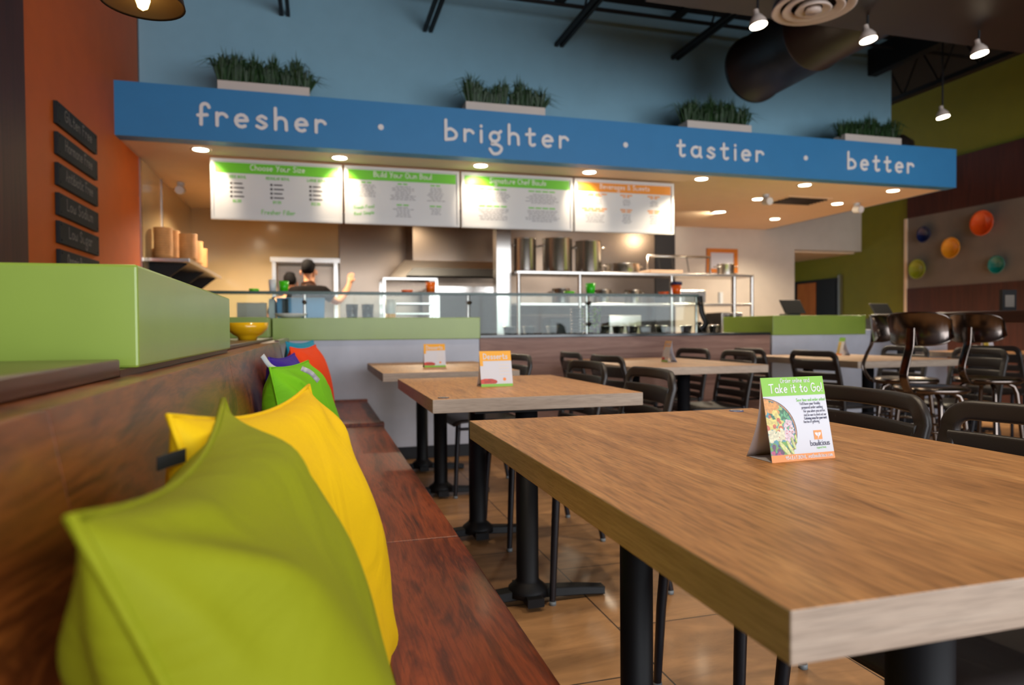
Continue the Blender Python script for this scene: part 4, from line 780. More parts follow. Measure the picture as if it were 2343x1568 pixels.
# ================================================================== CHAIRS (face local -x)
def make_chair():
    o = empty('dining_chair')
    hw_ = 0.20
    def bx(z): return 0.185 + 0.075 * ((z - 0.45) / 0.35) ** 1.3 if z > .45 else 0.185    # back line
    def bow(y): return 0.03 * (1 - (y / hw_) ** 2)
    # back frame: up one side, round the corner, over the top, down
    pts = []
    for z in (0.44, 0.50, 0.58, 0.66, 0.72): pts.append((bx(z), -hw_ - 0.005 + 0.0 * z, z))
    for a in range(0, 91, 15): pts.append((bx(.76), -hw_ + 0.040 - 0.045 * math.cos(R(a)), 0.755 + 0.045 * math.sin(R(a))))
    mid = [(bx(.797) + bow(y), y, 0.800) for y in (-0.08, 0.0, 0.08)]
    left = [(p[0], -p[1], p[2]) for p in pts][::-1]
    path = [(p[0] + (bow(p[1]) if abs(p[1]) < hw_ else 0), p[1], p[2]) for p in pts] + mid + [(p[0] + (bow(p[1]) if abs(p[1]) < hw_ else 0), p[1], p[2]) for p in left]
    MB().sweep(path, rrect(0.042, 0.022, 0.009, 4), upv=(1, 0, 0)).build('back_frame', MT['chair'], o)
    for (zc, hh) in ((0.722, 0.033), (0.648, 0.024), (0.588, 0.024), (0.528, 0.024), (0.472, 0.020)):
        MB().sweep([(bx(zc) + bow(y), y, zc) for y in (-hw_, -.15, -.1, -.05, 0, .05, .1, .15, hw_)], rrect(0.016, hh * 2, 0.007, 3), upv=(0, 0, 1)).build('back_slat', MT['chair'], o)
    # seat: contoured shell with a rolled front
    mb = MB(); nx, ny = 9, 9
    def sz(x, y): return 0.452 - 0.014 * math.exp(-((x - 0.03) / .13) ** 2) * (1 - (y / .21) ** 2) - (0.02 * ((-x - 0.15) / .07) ** 2 if x < -0.15 else 0)
    top = [(-0.22 + 0.42 * i / nx, (-0.205 + 0.41 * j / ny), sz(-0.22 + 0.42 * i / nx, -0.205 + 0.41 * j / ny)) for i in range(nx + 1) for j in range(ny + 1)]
    bot = [(x, y, z - 0.016) for x, y, z in top]; n = len(top); fs = []
    for i in range(nx):
        for j in range(ny):
            q = (i * (ny + 1) + j, (i + 1) * (ny + 1) + j, (i + 1) * (ny + 1) + j + 1, i * (ny + 1) + j + 1); fs += [q, tuple(k + n for k in q[::-1])]
    edge = [i * (ny + 1) for i in range(nx + 1)] + [nx * (ny + 1) + j for j in range(1, ny + 1)] + [i * (ny + 1) + ny for i in range(nx - 1, -1, -1)] + [j for j in range(ny - 1, 0, -1)]
    for k in range(len(edge)): a, b = edge[k], edge[(k + 1) % len(edge)]; fs.append((a, a + n, b + n, b))
    mb.add(top + bot, fs, True); mb.build('seat', MT['chair'], o)
    for sy in (-1, 1):
        MB().tube([(-0.19, sy * 0.185, 0.435), (-0.205, sy * 0.2, 0.22), (-0.215, sy * 0.205, 0.012)], 0.0135, 10, scales=[1.15, 1, .85]).build('leg', MT['chair_leg'], o)
        MB().tube([(0.175, sy * 0.20, 0.46), (0.185, sy * 0.205, 0.3), (0.235, sy * 0.21, 0.012)], 0.0145, 10, scales=[1.2, 1, .85]).build('leg', MT['chair_leg'], o)
        for fx, fy in ((-0.215, .205), (0.235, .21)): MB().lathe([(0, 0), (0.013, 0), (0.013, 0.014), (0, 0.014)], n=12, c=(fx, sy * fy, 0)).build('foot_glide', MT['glide'], o)
        MB().tube([(-0.2, sy * 0.2, 0.40), (0.18, sy * 0.2, 0.40)], 0.009, 8).build('side_rail', MT['chair_leg'], o)
    return o
ch = None
CH = [(1.080, 1.45, R(-4), 'charcoal chair right behind the take it to go card'), (1.085, 0.957, R(2), 'charcoal chair cut by the right edge, at the nearest table'),
      (1.015, 2.47, R(-3), 'nearer of the two charcoal chairs at the second bench table'), (1.010, 3.10, R(2), 'farther of the two charcoal chairs at the second bench table'),
      (0.965, 4.10, R(2), 'charcoal chair at the table against the grey counter, back seen beside the dessert card'),
      (1.93, 3.83, R(183), 'charcoal chair at the left side of the table before the wooden counter, nearer one'), (1.95, 4.47, R(178), 'charcoal chair at the left side of the table before the wooden counter, farther one'),
      (2.55, 4.14, R(-4), 'charcoal chair at the right side of the table before the wooden counter, nearer one'), (2.56, 4.72, R(3), 'charcoal chair at the right side of the table before the wooden counter, farther one'),
      (3.50, 3.93, R(182), 'charcoal chair seen from behind at the left of the right-hand oak table'), (3.47, 4.58, R(176), 'charcoal chair left of the right-hand oak table, closest to the wooden counter end'),
      (4.28, 3.78, R(-3), 'charcoal wide-slatted chair right of the right-hand oak table, near the steel stools'), (4.30, 4.42, R(2), 'charcoal chair partly hidden behind the stool back, in front of the right grey counter'),
      (5.45, 4.2, R(180), 'charcoal chair at the farthest right table beyond the bar table')]
for i, (x, y, r_, l) in enumerate(CH):
    if ch is None: ch = make_chair(); o = ch
    else: o = copy_tree(ch)
    o.location = (x, y, 0); o.rotation_euler = (0, 0, r_); tag(o, l, 'chair', 'charcoal slatted dining chairs')

# ================================================================== BAR TABLE AND STEEL STOOLS
bt = empty('bar_table', (5.05, 3.3, 0), 0, 'tall dark wood bar table at the right edge', 'bar table')
MB().box(-0.19, 0.22, -2.2, 1.80, 1.0, 1.09).build('bar_top', MT['bar_wood'], bt, bevel=0.004)
for yy in (-1.9, 1.6): MB().box(-0.05, 0.05, yy - 0.05, yy + 0.05, 0.02, 1.0).build('leg', MT['black_steel'], bt); MB().box(-0.18, 0.2, yy - 0.1, yy + 0.1, 0, 0.02).build('base_plate', MT['black_steel'], bt)
def make_stool():
    o = empty('bar_stool')
    MB().lathe([(0, 0.648), (0.11, 0.650), (0.15, 0.660), (0.168, 0.664), (0.178, 0.655), (0.178, 0.640), (0.165, 0.632), (0, 0.632)], n=40).build('seat', MT['chrome'], o)
    # back rest: bent plate with rounded ends at local -x
    mb = MB(); rows = []
    out = []
    nx_ = 18
    for i in range(nx_ + 1):
        t = -1 + 2 * i / nx_; a = t * R(52); hh = 0.088 * (1 - abs(t) ** 4 * .75) ** .5
        for v in (-1, -.9, 0, .9, 1):
            rr = 0.205 + (0.006 if abs(v) == 1 else 0)
            out.append((0.02 - rr * math.cos(a) - 0.012 * v, rr * math.sin(a) * 1.0, 0.965 + hh * v))
    n = len(out); inn = [(p[0] + 0.008 * math.cos(0), p[1], p[2]) for p in out]; fs = []
    for i in range(nx_):
        for j in range(4):
            q = (i * 5 + j, (i + 1) * 5 + j, (i + 1) * 5 + j + 1, i * 5 + j + 1); fs += [q[::-1], tuple(k + n for k in q)]
        fs += [(i * 5, (i + 1) * 5, (i + 1) * 5 + n, i * 5 + n), (i * 5 + 4, i * 5 + 4 + n, (i + 1) * 5 + 4 + n, (i + 1) * 5 + 4)]
    fs += [tuple(j for j in (0, 1, 2, 3, 4)) + tuple(j + n for j in (4, 3, 2, 1, 0)), tuple(nx_ * 5 + j for j in (4, 3, 2, 1, 0)) + tuple(nx_ * 5 + j + n for j in (0, 1, 2, 3, 4))]
    mb.add(out + inn, fs, True); mb.build('backrest', MT['chrome'], o)
    sp = cat_rom([(0.02, 0, 0.625), (-0.10, 0, 0.622), (-0.20, 0, 0.645), (-0.245, 0, 0.72), (-0.225, 0, 0.80), (-0.195, 0, 0.87), (-0.188, 0, 0.93), (-0.186, 0, 0.97)], 5)
    MB().sweep(sp, rrect(0.045, 0.012, 0.005, 3), upv=(1, 0, 0.01)).build('back_support', MT['chrome'], o)
    for k in range(4):
        a = R(45 + 90 * k); c, s_ = math.cos(a), math.sin(a)
        MB().tube([(0.10 * c, 0.10 * s_, 0.628), (0.135 * c, 0.135 * s_, 0.61), (0.150 * c, 0.150 * s_, 0.57), (0.215 * c, 0.215 * s_, 0.0)], 0.0135, 10).build('leg', MT['chrome'], o)
    MB().tube([(0.185 * math.cos(R(t * 12)), 0.185 * math.sin(R(t * 12)), 0.24) for t in range(30)], 0.009, 8, closed=True).build('foot_ring', MT['chrome'], o)
    MB().tube([(0.163 * math.cos(R(t * 12)), 0.163 * math.sin(R(t * 12)), 0.44) for t in range(30)], 0.007, 8, closed=True).build('brace_ring', MT['chrome'], o)
    return o
st = None
for x, y, r_, l in ((3.11, 2.86, R(14), 'gunmetal steel bar stool, foremost, with a rounded backrest'), (3.47, 3.37, R(-62), 'gunmetal steel stool behind and left of the foremost stool'), (3.94, 3.22, R(8), 'gunmetal steel stool behind the foremost stool, to its right'), (4.36, 2.98, R(10), 'gunmetal steel stool cut by the right edge of the picture')):
    if st is None: st = make_stool(); o = st
    else: o = copy_tree(st)
    o.location = (x, y, 0); o.rotation_euler = (0, 0, r_); tag(o, l, 'bar stool', 'steel bar stools')
nh = empty('picture_holder', (5.03, 3.95, 1.0901), 0, 'small dark framed holder standing on the bar table', 'holder')
MB().box(-0.07, 0.07, -0.012, 0.012, 0, 0.16).build('holder_frame', MT['black'], nh); MB().box(-0.045, 0.045, -0.014, -0.012, 0.03, 0.12).build('holder_card', MT['concrete'], nh)

# ================================================================== COUNTERS
gc = empty('service_counter', (0, 5.15, 0), 0, 'grey counter with a pear green cap at the end of the bench', 'counter')
MB().box(-0.31, 1.20, 0, 0.62, 0.10, 0.908).build('front_panel', MT['grey_front'], gc)
MB().box(-0.30, 1.19, 0.03, 0.6, 0.0, 0.10).build('toe_kick', MT['base'], gc)
MB().box(-0.31, 1.206, -0.012, 0.30, 0.91, 1.073).build('cap', MT['green'], gc, bevel=0.003)
gc2 = empty('return_counter', (0, 4.82, 0), 0, 'pear green end cabinet of the half wall, behind the yellow bowl', 'counter')
MB().box(-1.2, -0.318, 0, 0.62, 0.936, 1.073).build('cap', MT['green'], gc2, bevel=0.003)
wc = empty('wood_counter', (0, 5.15, 0), 0, 'long pinkish wood front counter below the food line', 'counter')
MB().box(1.208, 3.83, 0.012, 0.33, 0.10, 0.912).build('front_panel', MT['counter_wood'], wc)
MB().box(1.21, 3.83, 0.05, 0.33, 0.0, 0.10).build('toe_kick', MT['base'], wc)
MB().box(1.208, 3.83, 0.0, 0.9, 0.913, 0.937).build('stone_top', MT['stone'], wc, bevel=0.003)
rc = empty('cashier_counter', (0, 5.15, 0), 0, 'right grey counter with pear green cap under the tablets', 'counter')
MB().box(3.842, 5.80, 0, 0.7, 0.10, 0.908).build('front_panel', MT['grey_front'], rc)
MB().box(3.85, 5.79, 0.03, 0.65, 0.0, 0.10).build('toe_kick', MT['base'], rc)
MB().box(3.842, 4.835, -0.012, 0.75, 0.91, 1.083).build('cap', MT['green'], rc, bevel=0.003)
MB().box(4.84, 5.80, 0.0, 0.75, 0.91, 0.95).build('lower_top', MT['grey_front'], rc)
def tablet(x, y, z, lab):
    o = empty('till_tablet', (x, y, z), 0, lab, 'till')
    MB().hexa([(-0.11, 0, 0.02), (0.11, 0, 0.02), (0.11, 0.02, 0.02), (-0.11, 0.02, 0.02), (-0.11, 0.09, 0.15), (0.11, 0.09, 0.15), (0.11, 0.11, 0.15), (-0.11, 0.11, 0.15)]).build('tablet_back', MT['black'], o, bevel=0.004)
    MB().hexa([(-0.05, 0.018, 0.045), (0.06, 0.018, 0.045), (0.06, 0.03, 0.045), (-0.05, 0.03, 0.045), (-0.05, 0.056, 0.10), (0.06, 0.056, 0.10), (0.06, 0.068, 0.10), (-0.05, 0.068, 0.10)]).build('logo_plate', MT['concrete'], o)
    MB().box(-0.06, 0.06, 0.02, 0.16, 0, 0.02).build('stand', MT['black'], o); MB().box(-0.02, 0.02, 0.05, 0.10, 0.02, 0.06).build('stand_arm', MT['black'], o)
tablet(4.23, 5.32, 1.0831, 'black till tablet on the green counter cap')
tb2 = tablet(5.42, 5.5, 1.06, 'black till tablet at the right end of the cashier counter')
tag(MB().box(5.30, 5.55, 5.48, 5.75, 0.9501, 1.0599).build('cash_box', MT['black']), 'black cash drawer under the right till tablet', 'till')

# glass sneeze guard
sg_ = empty('sneeze_guard', (0, 5.5, 0), 0, 'long clear glass sneeze guard with a glass top shelf over the food line', 'glass guard')
for (a, b) in ((-1.3, -0.1), (-0.09, 1.19), (1.21, 2.25), (2.26, 3.33)): MB().box(a, b, 0, 0.008, 0.945 if a > 1.2 else 0.96, 1.262).build('glass_pane', MT['glass'], sg_)
MB().box(-1.3, 3.33, 0.0, 0.32, 1.272, 1.280).build('glass_shelf', MT['glass'], sg_)
MB().box(-1.3, 3.33, -0.004, 0.0, 1.262, 1.284).build('glass_edge', MT['glass_edge'], sg_)
for x in (-0.095, 1.20, 2.255, 3.33):
    MB().tube([(x, 0.05, 0.938), (x, 0.05, 1.271)], 0.012, 10).build('post', MT['steel'], sg_)
    for z in (1.02, 1.2): MB().lathe([(0, 0.03), (0.016, 0.028), (0.018, 0)], n=14, c=(x, -0.001, z), fn=lambda p: (p[0], -p[2], p[1])).build('clamp', MT['chrome'], sg_)
# a chrome-ended curved side glass
MB().sweep(cat_rom([(3.36, 0.02, 0.968), (3.40, 0.0, 1.02), (3.36, 0.0, 1.12), (3.35, 0.02, 1.27)], 4), rect(0.05, 0.01), upv=(0, 1, 0)).build('end_bracket', MT['black'], sg_)

# cups and little dishes on the glass shelf
def cup(x, c, lab, h=0.09, r=0.038, y=5.64, z=1.2803, cat='cup'):
    o = MB().lathe([(0, 0), (r * .78, 0), (r, h), (r * .93, h), (r * .73, 0.006), (0, 0.006)], n=24).build('cup' if cat == 'cup' else 'dish', mat('glaze_cup_%d_%d_%d' % c, c, 0.3, var=.03)); o.location = (x, y, z)
    return tag(o, lab, cat, 'coloured cups and dishes on the glass shelf')
cup(-0.335, (238, 240, 240), 'white cup beside the green cup in front of the workers', .1, .03); cup(-0.25, (70, 210, 20), 'bright green cup in front of the workers')
cup(-0.47, (120, 220, 30), 'low green dish left of the white cup', .028, .04, cat='dish'); cup(0.71, (240, 100, 30), 'low orange dish left of the first orange cup', .028, .05, cat='dish'); cup(0.905, (244, 112, 20), 'orange cup left of the steel column', .095, .042)
cup(2.13, (110, 216, 20), 'low green dish right of the steel column', .028, .05, cat='dish'); cup(2.33, (60, 210, 30), 'bright green cup under the stockpots', .1, .045); cup(3.05, (244, 96, 30), 'low orange dish left of the second orange cup', .03, .05, cat='dish')
cup(3.18, (244, 100, 20), 'orange cup with navy rim at the right end of the glass shelf', .095, .045)
nv = MB().lathe([(0, 0.03), (0.052, 0.03), (0.052, 0), (0.0, 0)], n=20).build('cup_insert', MT['ink']); nv.location = (3.18, 5.64, 1.3755); tag(nv, 'navy stack of lids resting in the right orange cup', 'lids')

# prep line behind the glass
pl = empty('food_line', (0, 6.2, 0), 0, 'stainless food well unit behind the glass guard', 'food counter')
MB().box(-1.3, 3.6, -0.13, 0.55, 0.12, 0.90).build('cabinet', MT['steel'], pl); MB().box(-1.3, 3.6, -0.14, 0.56, 0.90, 0.93).build('well_top', MT['steel'], pl, bevel=0.004)
# food pans on the stone ledge
k = 0
for x, c in ((1.62, 'food_green'), (1.80, 'food_cream'), (2.02, 'food_green'), (2.52, 'food_cream'), (2.66, 'food_red'), (2.80, 'food_green'), (2.93, 'food_green'), (3.10, 'food_red'), (3.36, 'food_cream'), (3.52, 'food_green'), (3.65, 'food_cream')):
    nm = {'food_green': 'greens', 'food_cream': 'grain', 'food_red': 'chopped tomato'}[c]
    o = empty('food_pan', (x, 5.78, 0.9375), 0, ['1st', '2nd', '3rd', '4th', '5th', '6th', '7th', '8th', '9th', '10th', '11th'][k] + ' small steel pan from the left on the food line, holding ' + nm, 'food pan', 'small steel pans along the food line'); k += 1
    MB().lathe([(0, 0), (0.045, 0), (0.056, 0.06), (0.062, 0.062), (0.060, 0.068), (0.05, 0.064), (0.042, 0.01), (0, 0.008)], n=24).build('pan', MT['steel'], o)
    MB().lathe([(0, 0.058), (0.03, 0.054), (0.048, 0.044), (0.0, 0.04)], n=16).build('food', MT[c], o)
for (x, l) in ((2.22, 'tall stack of steel lids left on the food line'), (2.34, 'second tall stack of steel lids on the food line')):
    mb = MB()
    for i in range(9): mb.lathe([(0, 0.0), (0.05, 0), (0.052, 0.006), (0.045, 0.018), (0, 0.018)], n=20, c=(0, 0, i * 0.026))
    o = mb.build('lid_stack', MT['chrome']); o.location = (x, 5.72, 0.9375); tag(o, l, 'lids')

# things on the left kitchen counter
kc = empty('kitchen_counter', (0, 5.9, 0), 0, 'stainless work counter behind the green capped counter', 'counter')
MB().box(-1.3, 1.15, -0.1, 0.15, 0.1, 1.0).build('cabinet', MT['steel'], kc)
bi = empty('sky_reflection', (-0.12, 5.93, 1.0001), 0, 'block coloured as a blue sky reflection in the glass, below the workers', 'reflection')  # solid blue block stands in for sky reflected in the glass
MB().hexa([(-0.19, -0.07, 0), (0.17, -0.07, 0), (0.17, 0.08, 0), (-0.19, 0.08, 0), (-0.20, -0.08, 0.25), (0.18, -0.08, 0.25), (0.18, 0.09, 0.25), (-0.20, 0.09, 0.25)]).build('reflection_body', mat('blue_sky_reflection', (74, 150, 208), .4, var=.03), bi, bevel=0.006)
MB().box(-0.155, -0.105, -0.086, -0.079, 0.0, 0.24).build('reflection_bar', MT['black'], bi)
pt = MB().lathe([(0, 0), (0.06, 0), (0.12, 0.03), (0.115, 0.034), (0.06, 0.006), (0, 0.006)], n=28).build('plate', MT['white']); pt.location = (-0.19, 5.3, 1.0735); tag(pt, 'white shallow bowl on the green cap, left end', 'plate')
MB_ = MB
for i, (x, l) in enumerate(((0.28, 'clear stack of plastic cups behind the glass, left one'), (0.41, 'clear stack of plastic cups behind the glass, right one'))):
    o = MB().lathe([(0, 0), (0.038, 0), (0.052, 0.2), (0.05, 0.2), (0.036, 0.004), (0, 0.004)], n=24).build('cup_stack', MT['clearcup']); o.location = (x, 5.92, 1.0001); tag(o, l, 'cups', 'clear cup stacks behind the glass')
o = empty('wrapped_cup_stack', (0.60, 5.92, 1.0001), 0, 'white and yellow wrapped stack of cups behind the glass', 'cups')
MB().lathe([(0, 0), (0.036, 0), (0.05, 0.24), (0, 0.24)], n=24).build('cups', MT['white'], o); MB().lathe([(0.0385, 0.03), (0.0445, 0.12), (0.046, 0.12), (0.04, 0.03)], n=24).build('yellow_band', MT['yellow_print'], o)
o = tag(MB().box(-0.62, -0.40, 5.86, 5.98, 1.0001, 1.21).build('paper_carton', mat('pale_pink_carton', (226, 206, 190), .6, var=.1)), 'pale carton behind the glass, left of the blue reflection block', 'carton')
o = tag(MB().box(-0.38, -0.335, 5.86, 5.98, 1.0001, 1.24).build('paper_carton', MT['white']), 'narrow white carton directly left of the blue reflection block', 'carton')
# speed rack
rk = empty('tray_rack', (0.93, 7.3, 0), 0, 'steel tray rack with many slides, left of the oven', 'rack')
for x in (-0.27, 0.27):
    for y in (-0.2, 0.2): MB().box(x - 0.014, x + 0.014, y - 0.014, y + 0.014, 0.02, 1.50).build('post', MT['steel'], rk)
MB().box(-0.28, 0.28, -0.21, 0.21, 1.50, 1.52).build('rack_top', MT['steel'], rk)
for i in range(11): MB().box(-0.255, 0.255, -0.2, 0.2, 0.30 + i * 0.105, 0.318 + i * 0.105).build('tray', MT['steel'], rk, bevel=0.003)
# oven and hood
ov = empty('kitchen_oven', (1.75, 8.35, 0), 0, 'dark-doored upright oven under the extractor hood', 'oven')
MB().box(-0.45, 0.45, -0.35, 0.45, 0.1, 1.5).build('oven_body', MT['steel'], ov, bevel=0.006); MB().box(-0.36, 0.36, -0.362, -0.35, 0.75, 1.40).build('oven_window', MT['black'], ov)
MB().tube([(-0.36, -0.40, 0.70), (0.36, -0.40, 0.70)], 0.014, 8).build('oven_handle', MT['chrome'], ov)
for x in (-.4, .4):
    for y in (-.3, .4): MB().box(x - .02, x + .02, y - .02, y + .02, 0, .1).build('leg', MT['steel'], ov)
hd_ = empty('extractor_hood', (1.62, 8.5, 1.60), 0, 'stainless extractor hood with a dark slotted front', 'hood')
MB().hexa([(-0.80, -0.45, 0), (0.62, -0.45, 0), (0.62, 0.49, 0), (-0.80, 0.49, 0), (-0.60, -0.25, 0.22), (0.62, -0.25, 0.22), (0.62, 0.49, 0.22), (-0.60, 0.49, 0.22)]).build('hood_skirt', MT['steel'], hd_)
MB().box(-0.50, 0.60, -0.2, 0.49, 0.221, 0.86).build('hood_duct', MT['steel_panel'], hd_)
MB().hexa([(-0.62, -0.465, 0.02), (0.60, -0.465, 0.02), (0.60, -0.455, 0.02), (-0.62, -0.455, 0.02), (-0.52, -0.38, 0.12), (0.60, -0.38, 0.12), (0.60, -0.37, 0.12), (-0.52, -0.37, 0.12)]).build('filter_strip', MT['black'], hd_)
# stainless wall lining and column
tag(MB().box(0.28, 4.70, 8.96, 8.995, 0.0, ZS - 0.002).build('wall_lining', MT['steel_panel']), 'stainless sheet lining on the kitchen back wall', 'wall panel')
tag(MB().box(1.87, 2.03, 7.16, 7.32, 0.0, ZS - 0.002).build('wall_column', MT['steel']), 'square stainless column between oven and pot shelf', 'column')
# pass shelf around the workers
ps = empty('wall_shelf', (-0.13, 8.72, 1.80), 0, 'steel overshelf on two posts behind the workers', 'shelf')
MB().box(-0.40, 0.40, -0.17, 0.27, 0.0, 0.055).build('shelf_board', MT['steel'], ps)
for x in (-0.36, 0.35): MB().box(x - 0.022, x + 0.022, -0.15, -0.11, -1.8, 0).build('post', MT['steel'], ps)
MB().box(-0.34, 0.33, 0.235, 0.265, -0.75, -0.01).build('back_panel', MT['steel_panel'], ps)
# left wall shelf with kraft bowls
ls = empty('corner_shelf', (XL, 7.75, 1.60), 0, 'steel bracket shelf on the left kitchen wall', 'shelf')
MB().box(0.0, 0.36, -1.1, 1.0, 0, 0.035).build('shelf_board', MT['steel'], ls, bevel=0.004)
for y in (-0.95, 0.0, 0.85): MB().prism([(0, 0), (0.32, 0), (0, -0.26)], lambda u, v, dd, y=y: (u, y + dd, v), 0, 0.02).build('bracket', MT['black_steel'], ls)
k = 0
for (x, y, n) in ((0.10, -0.85, 12), (0.27, -0.62, 11), (0.10, -0.50, 13), (0.26, -0.22, 10), (0.10, -0.12, 12), (0.24, 0.2, 9), (0.1, 0.5, 8)):
    mb = MB()
    for i in range(n): mb.lathe([(0, 0), (0.052, 0), (0.078, 0.052), (0.082, 0.052), (0.082, 0.046), (0.056, 0)], n=18, c=(0, 0, i * 0.022))
    o = mb.build('paper_bowl_stack', MT['kraft']); o.location = (XL + x, 7.75 + y, 1.6355)
    tag(o, ['nearest', 'second', 'third', 'fourth', 'fifth', 'sixth', 'farthest'][k] + ' stack of brown paper bowls on the left steel shelf', 'paper bowls', 'stacks of kraft paper bowls on the wall shelf'); k += 1

# pot shelf rack
rs = empty('pot_rack', (3.47, 7.2, 0), 0, 'long steel rack with two shelves holding stockpots', 'shelving')
MB().box(-1.42, 1.50, -0.2, 0.2, 1.575, 1.605).build('top_shelf', MT['steel'], rs, bevel=0.004)
MB().box(-1.42, 1.50, -0.2, 0.2, 1.235, 1.262).build('middle_shelf', MT['steel'], rs, bevel=0.004)
MB().box(-1.42, 1.50, -0.33, 0.33, 0.88, 0.92).build('worktop', MT['steel'], rs, bevel=0.004)
for x in (-1.40, -0.70, 0.42, 1.24, 1.48): MB().tube([(x, -0.19 if x < 1.3 else -0.19, 0.0), (x, -0.19, 1.575)], 0.021, 12).build('post', MT['steel'], rs)
for x in (-1.40, 1.48): MB().tube([(x, 0.19, 0.0), (x, 0.19, 1.575)], 0.021, 12).build('post', MT['steel'], rs)
def pot(x, r, h, lab, y=7.2, z=1.6055, lid=False):
    o = empty('stockpot', (x, y, z), 0, lab, 'pot', 'steel pots on the rack')
    MB().lathe([(0, 0), (r * .97, 0), (r, 0.012), (r, h), (r * 1.04, h + 0.006), (r * .96, h + 0.004), (r * .96, 0.01), (0, 0.01)], n=36).build('pot_body', MT['steel'], o)
    for s_ in (-1, 1): MB().tube([(s_ * r, -0.04, h * .8), (s_ * (r + 0.04), -0.04, h * .8), (s_ * (r + 0.04), 0.04, h * .8), (s_ * r, 0.04, h * .8)], 0.006, 8).build('handle', MT['steel'], o)
pot(2.20, 0.125, 0.36, 'tall steel stockpot nearest the steel column'); pot(2.58, 0.165, 0.37, 'widest tall steel stockpot, middle of the three'); pot(2.95, 0.15, 0.35, 'tall steel stockpot, right of the widest one'); pot(3.36, 0.20, 0.10, 'low wide steel pan right of the stockpots'); pot(4.72, 0.10, 0.13, 'small steel pot at the right end of the rack top')
tag(MB().box(3.64, 4.05, 7.03, 7.36, 1.6055, 1.645).build('cutting_board', mat('pale_board', (214, 176, 146), .5), bevel=0.004), 'pale cutting board lying on top of the rack', 'cutting board')
fr2 = empty('pot_hanger', (4.2, 7.2, 1.6055), 0, 'tubular steel frame with hanging ladles on top of the rack', 'rack')
MB().tube([(-0.42, 0.18, 0), (-0.42, 0.18, 0.235), (0.42, 0.18, 0.235), (0.42, 0.18, 0)], 0.016, 8).build('frame', MT['steel'], fr2)
for x in (-0.28, -0.1, 0.1): MB().tube([(x, 0.18, 0.235), (x + 0.02, 0.16, 0.05)], 0.006, 6).build('ladle', MT['black'], fr2)
pot(2.62, 0.10, 0.16, 'dark steel pot on the middle shelf under the stockpots, left', z=1.2625); pot(3.12, 0.10, 0.15, 'dark steel pot on the middle shelf under the low pan', z=1.2625); pot(3.5, 0.095, 0.15, 'dark steel pot on the middle shelf under the cutting board', z=1.2625)
tag(MB().box(4.02, 4.36, 7.05, 7.3, 1.2625, 1.42).build('steel_box', MT['steel'], bevel=0.01), 'steel box container on the middle shelf right of the orange cup', 'container')
tag(MB().tube([(4.62, 7.15, 1.2625), (4.62, 7.15, 1.40)], 0.03, 12).build('bottle', MT['white']), 'white bottle on the middle shelf near the right rack posts', 'bottle')
ap = empty('counter_appliance', (4.72, 7.2, 0.9205), 0, 'grey boxy appliance on the worktop at the right end of the rack', 'appliance')
MB().box(-0.15, 0.13, -0.15, 0.2, 0, 0.24).build('body', MT['steel'], ap, bevel=0.006); MB().box(-0.11, 0.09, -0.156, -0.15, 0.05, 0.2).build('front_door', MT['black_steel'], ap)
pf = empty('framed_notice', (5.83, YK - 0.003, 1.80), 0, 'orange framed notice on the white kitchen wall', 'picture')
mb = MB(); 
for b in ((-0.26, 0.26, 0.30, 0.36), (-0.26, 0.26, 0, 0.06), (-0.26, -0.2, 0.06, 0.30), (0.2, 0.26, 0.06, 0.30)): mb.box(b[0], b[1], -0.03, 0, b[2], b[3])
mb.build('frame', mat('orange_frame', (206, 120, 40), .4), pf); MB().box(-0.2, 0.2, -0.01, 0, 0.06, 0.30).build('notice', MT['paper'], pf)

rg = empty('cooking_range', (3.35, 8.45, 0), 0, 'long dark cooking range behind the pot rack', 'range')
MB().box(-1.05, 1.3, -0.35, 0.45, 0.1, 0.92).build('range_body', MT['black_steel'], rg, bevel=0.01); MB().box(-1.05, 1.3, 0.40, 0.47, 0.92, 1.30).build('splash_back', MT['black_steel'], rg)
MB().box(-0.95, 0.0, -0.30, 0.35, 0.92, 1.16).build('griddle', MT['duct'], rg, bevel=0.01)
for i in range(6): MB().lathe([(0, 0.03), (0.025, 0.028), (0.028, 0)], n=14, c=(-0.9 + i * .4, -0.35, 0.84), fn=lambda p: (p[0], -p[2], p[1])).build('knob', MT['chrome'], rg)
for x in (-1.0, 1.25): MB().box(x - .03, x + .03, -.3, -.24, 0, .1).box(x - .03, x + .03, .36, .42, 0, .1).build('leg', MT['steel'], rg)
tag(MB().box(2.44, 2.78, 7.05, 7.35, 0.9205, 1.10).build('toaster', MT['black'], bevel=0.012), 'black toaster on the worktop of the pot rack', 'toaster')
tb = empty('salad_tub', (2.92, 7.14, 0.9205), 0, 'clear tub of lettuce leaves on the rack worktop', 'tub')
MB().hexa([(-0.09, -0.09, 0), (0.09, -0.09, 0), (0.09, 0.09, 0), (-0.09, 0.09, 0), (-0.11, -0.11, 0.3), (0.11, -0.11, 0.3), (0.11, 0.11, 0.3), (-0.11, 0.11, 0.3)]).build('tub', MT['clearcup'], tb)
mb = MB(); rg_ = random.Random(5)
for i in range(60): mb.lathe([(0, -.02), (0.022, 0), (0, .02)], n=6, c=(rg_.uniform(-.075, .075), rg_.uniform(-.075, .075), rg_.uniform(.03, .29)))
tag(mb.build('lettuce', mat('lettuce_leaves', (150, 200, 40), .5, var=.4, scale=30), tb), kind='stuff')
tag(MB().box(3.15, 3.55, 7.08, 7.36, 0.9205, 1.13).build('microwave', MT['steel'], bevel=0.01), 'small steel oven on the rack worktop, right of the lettuce tub', 'oven')
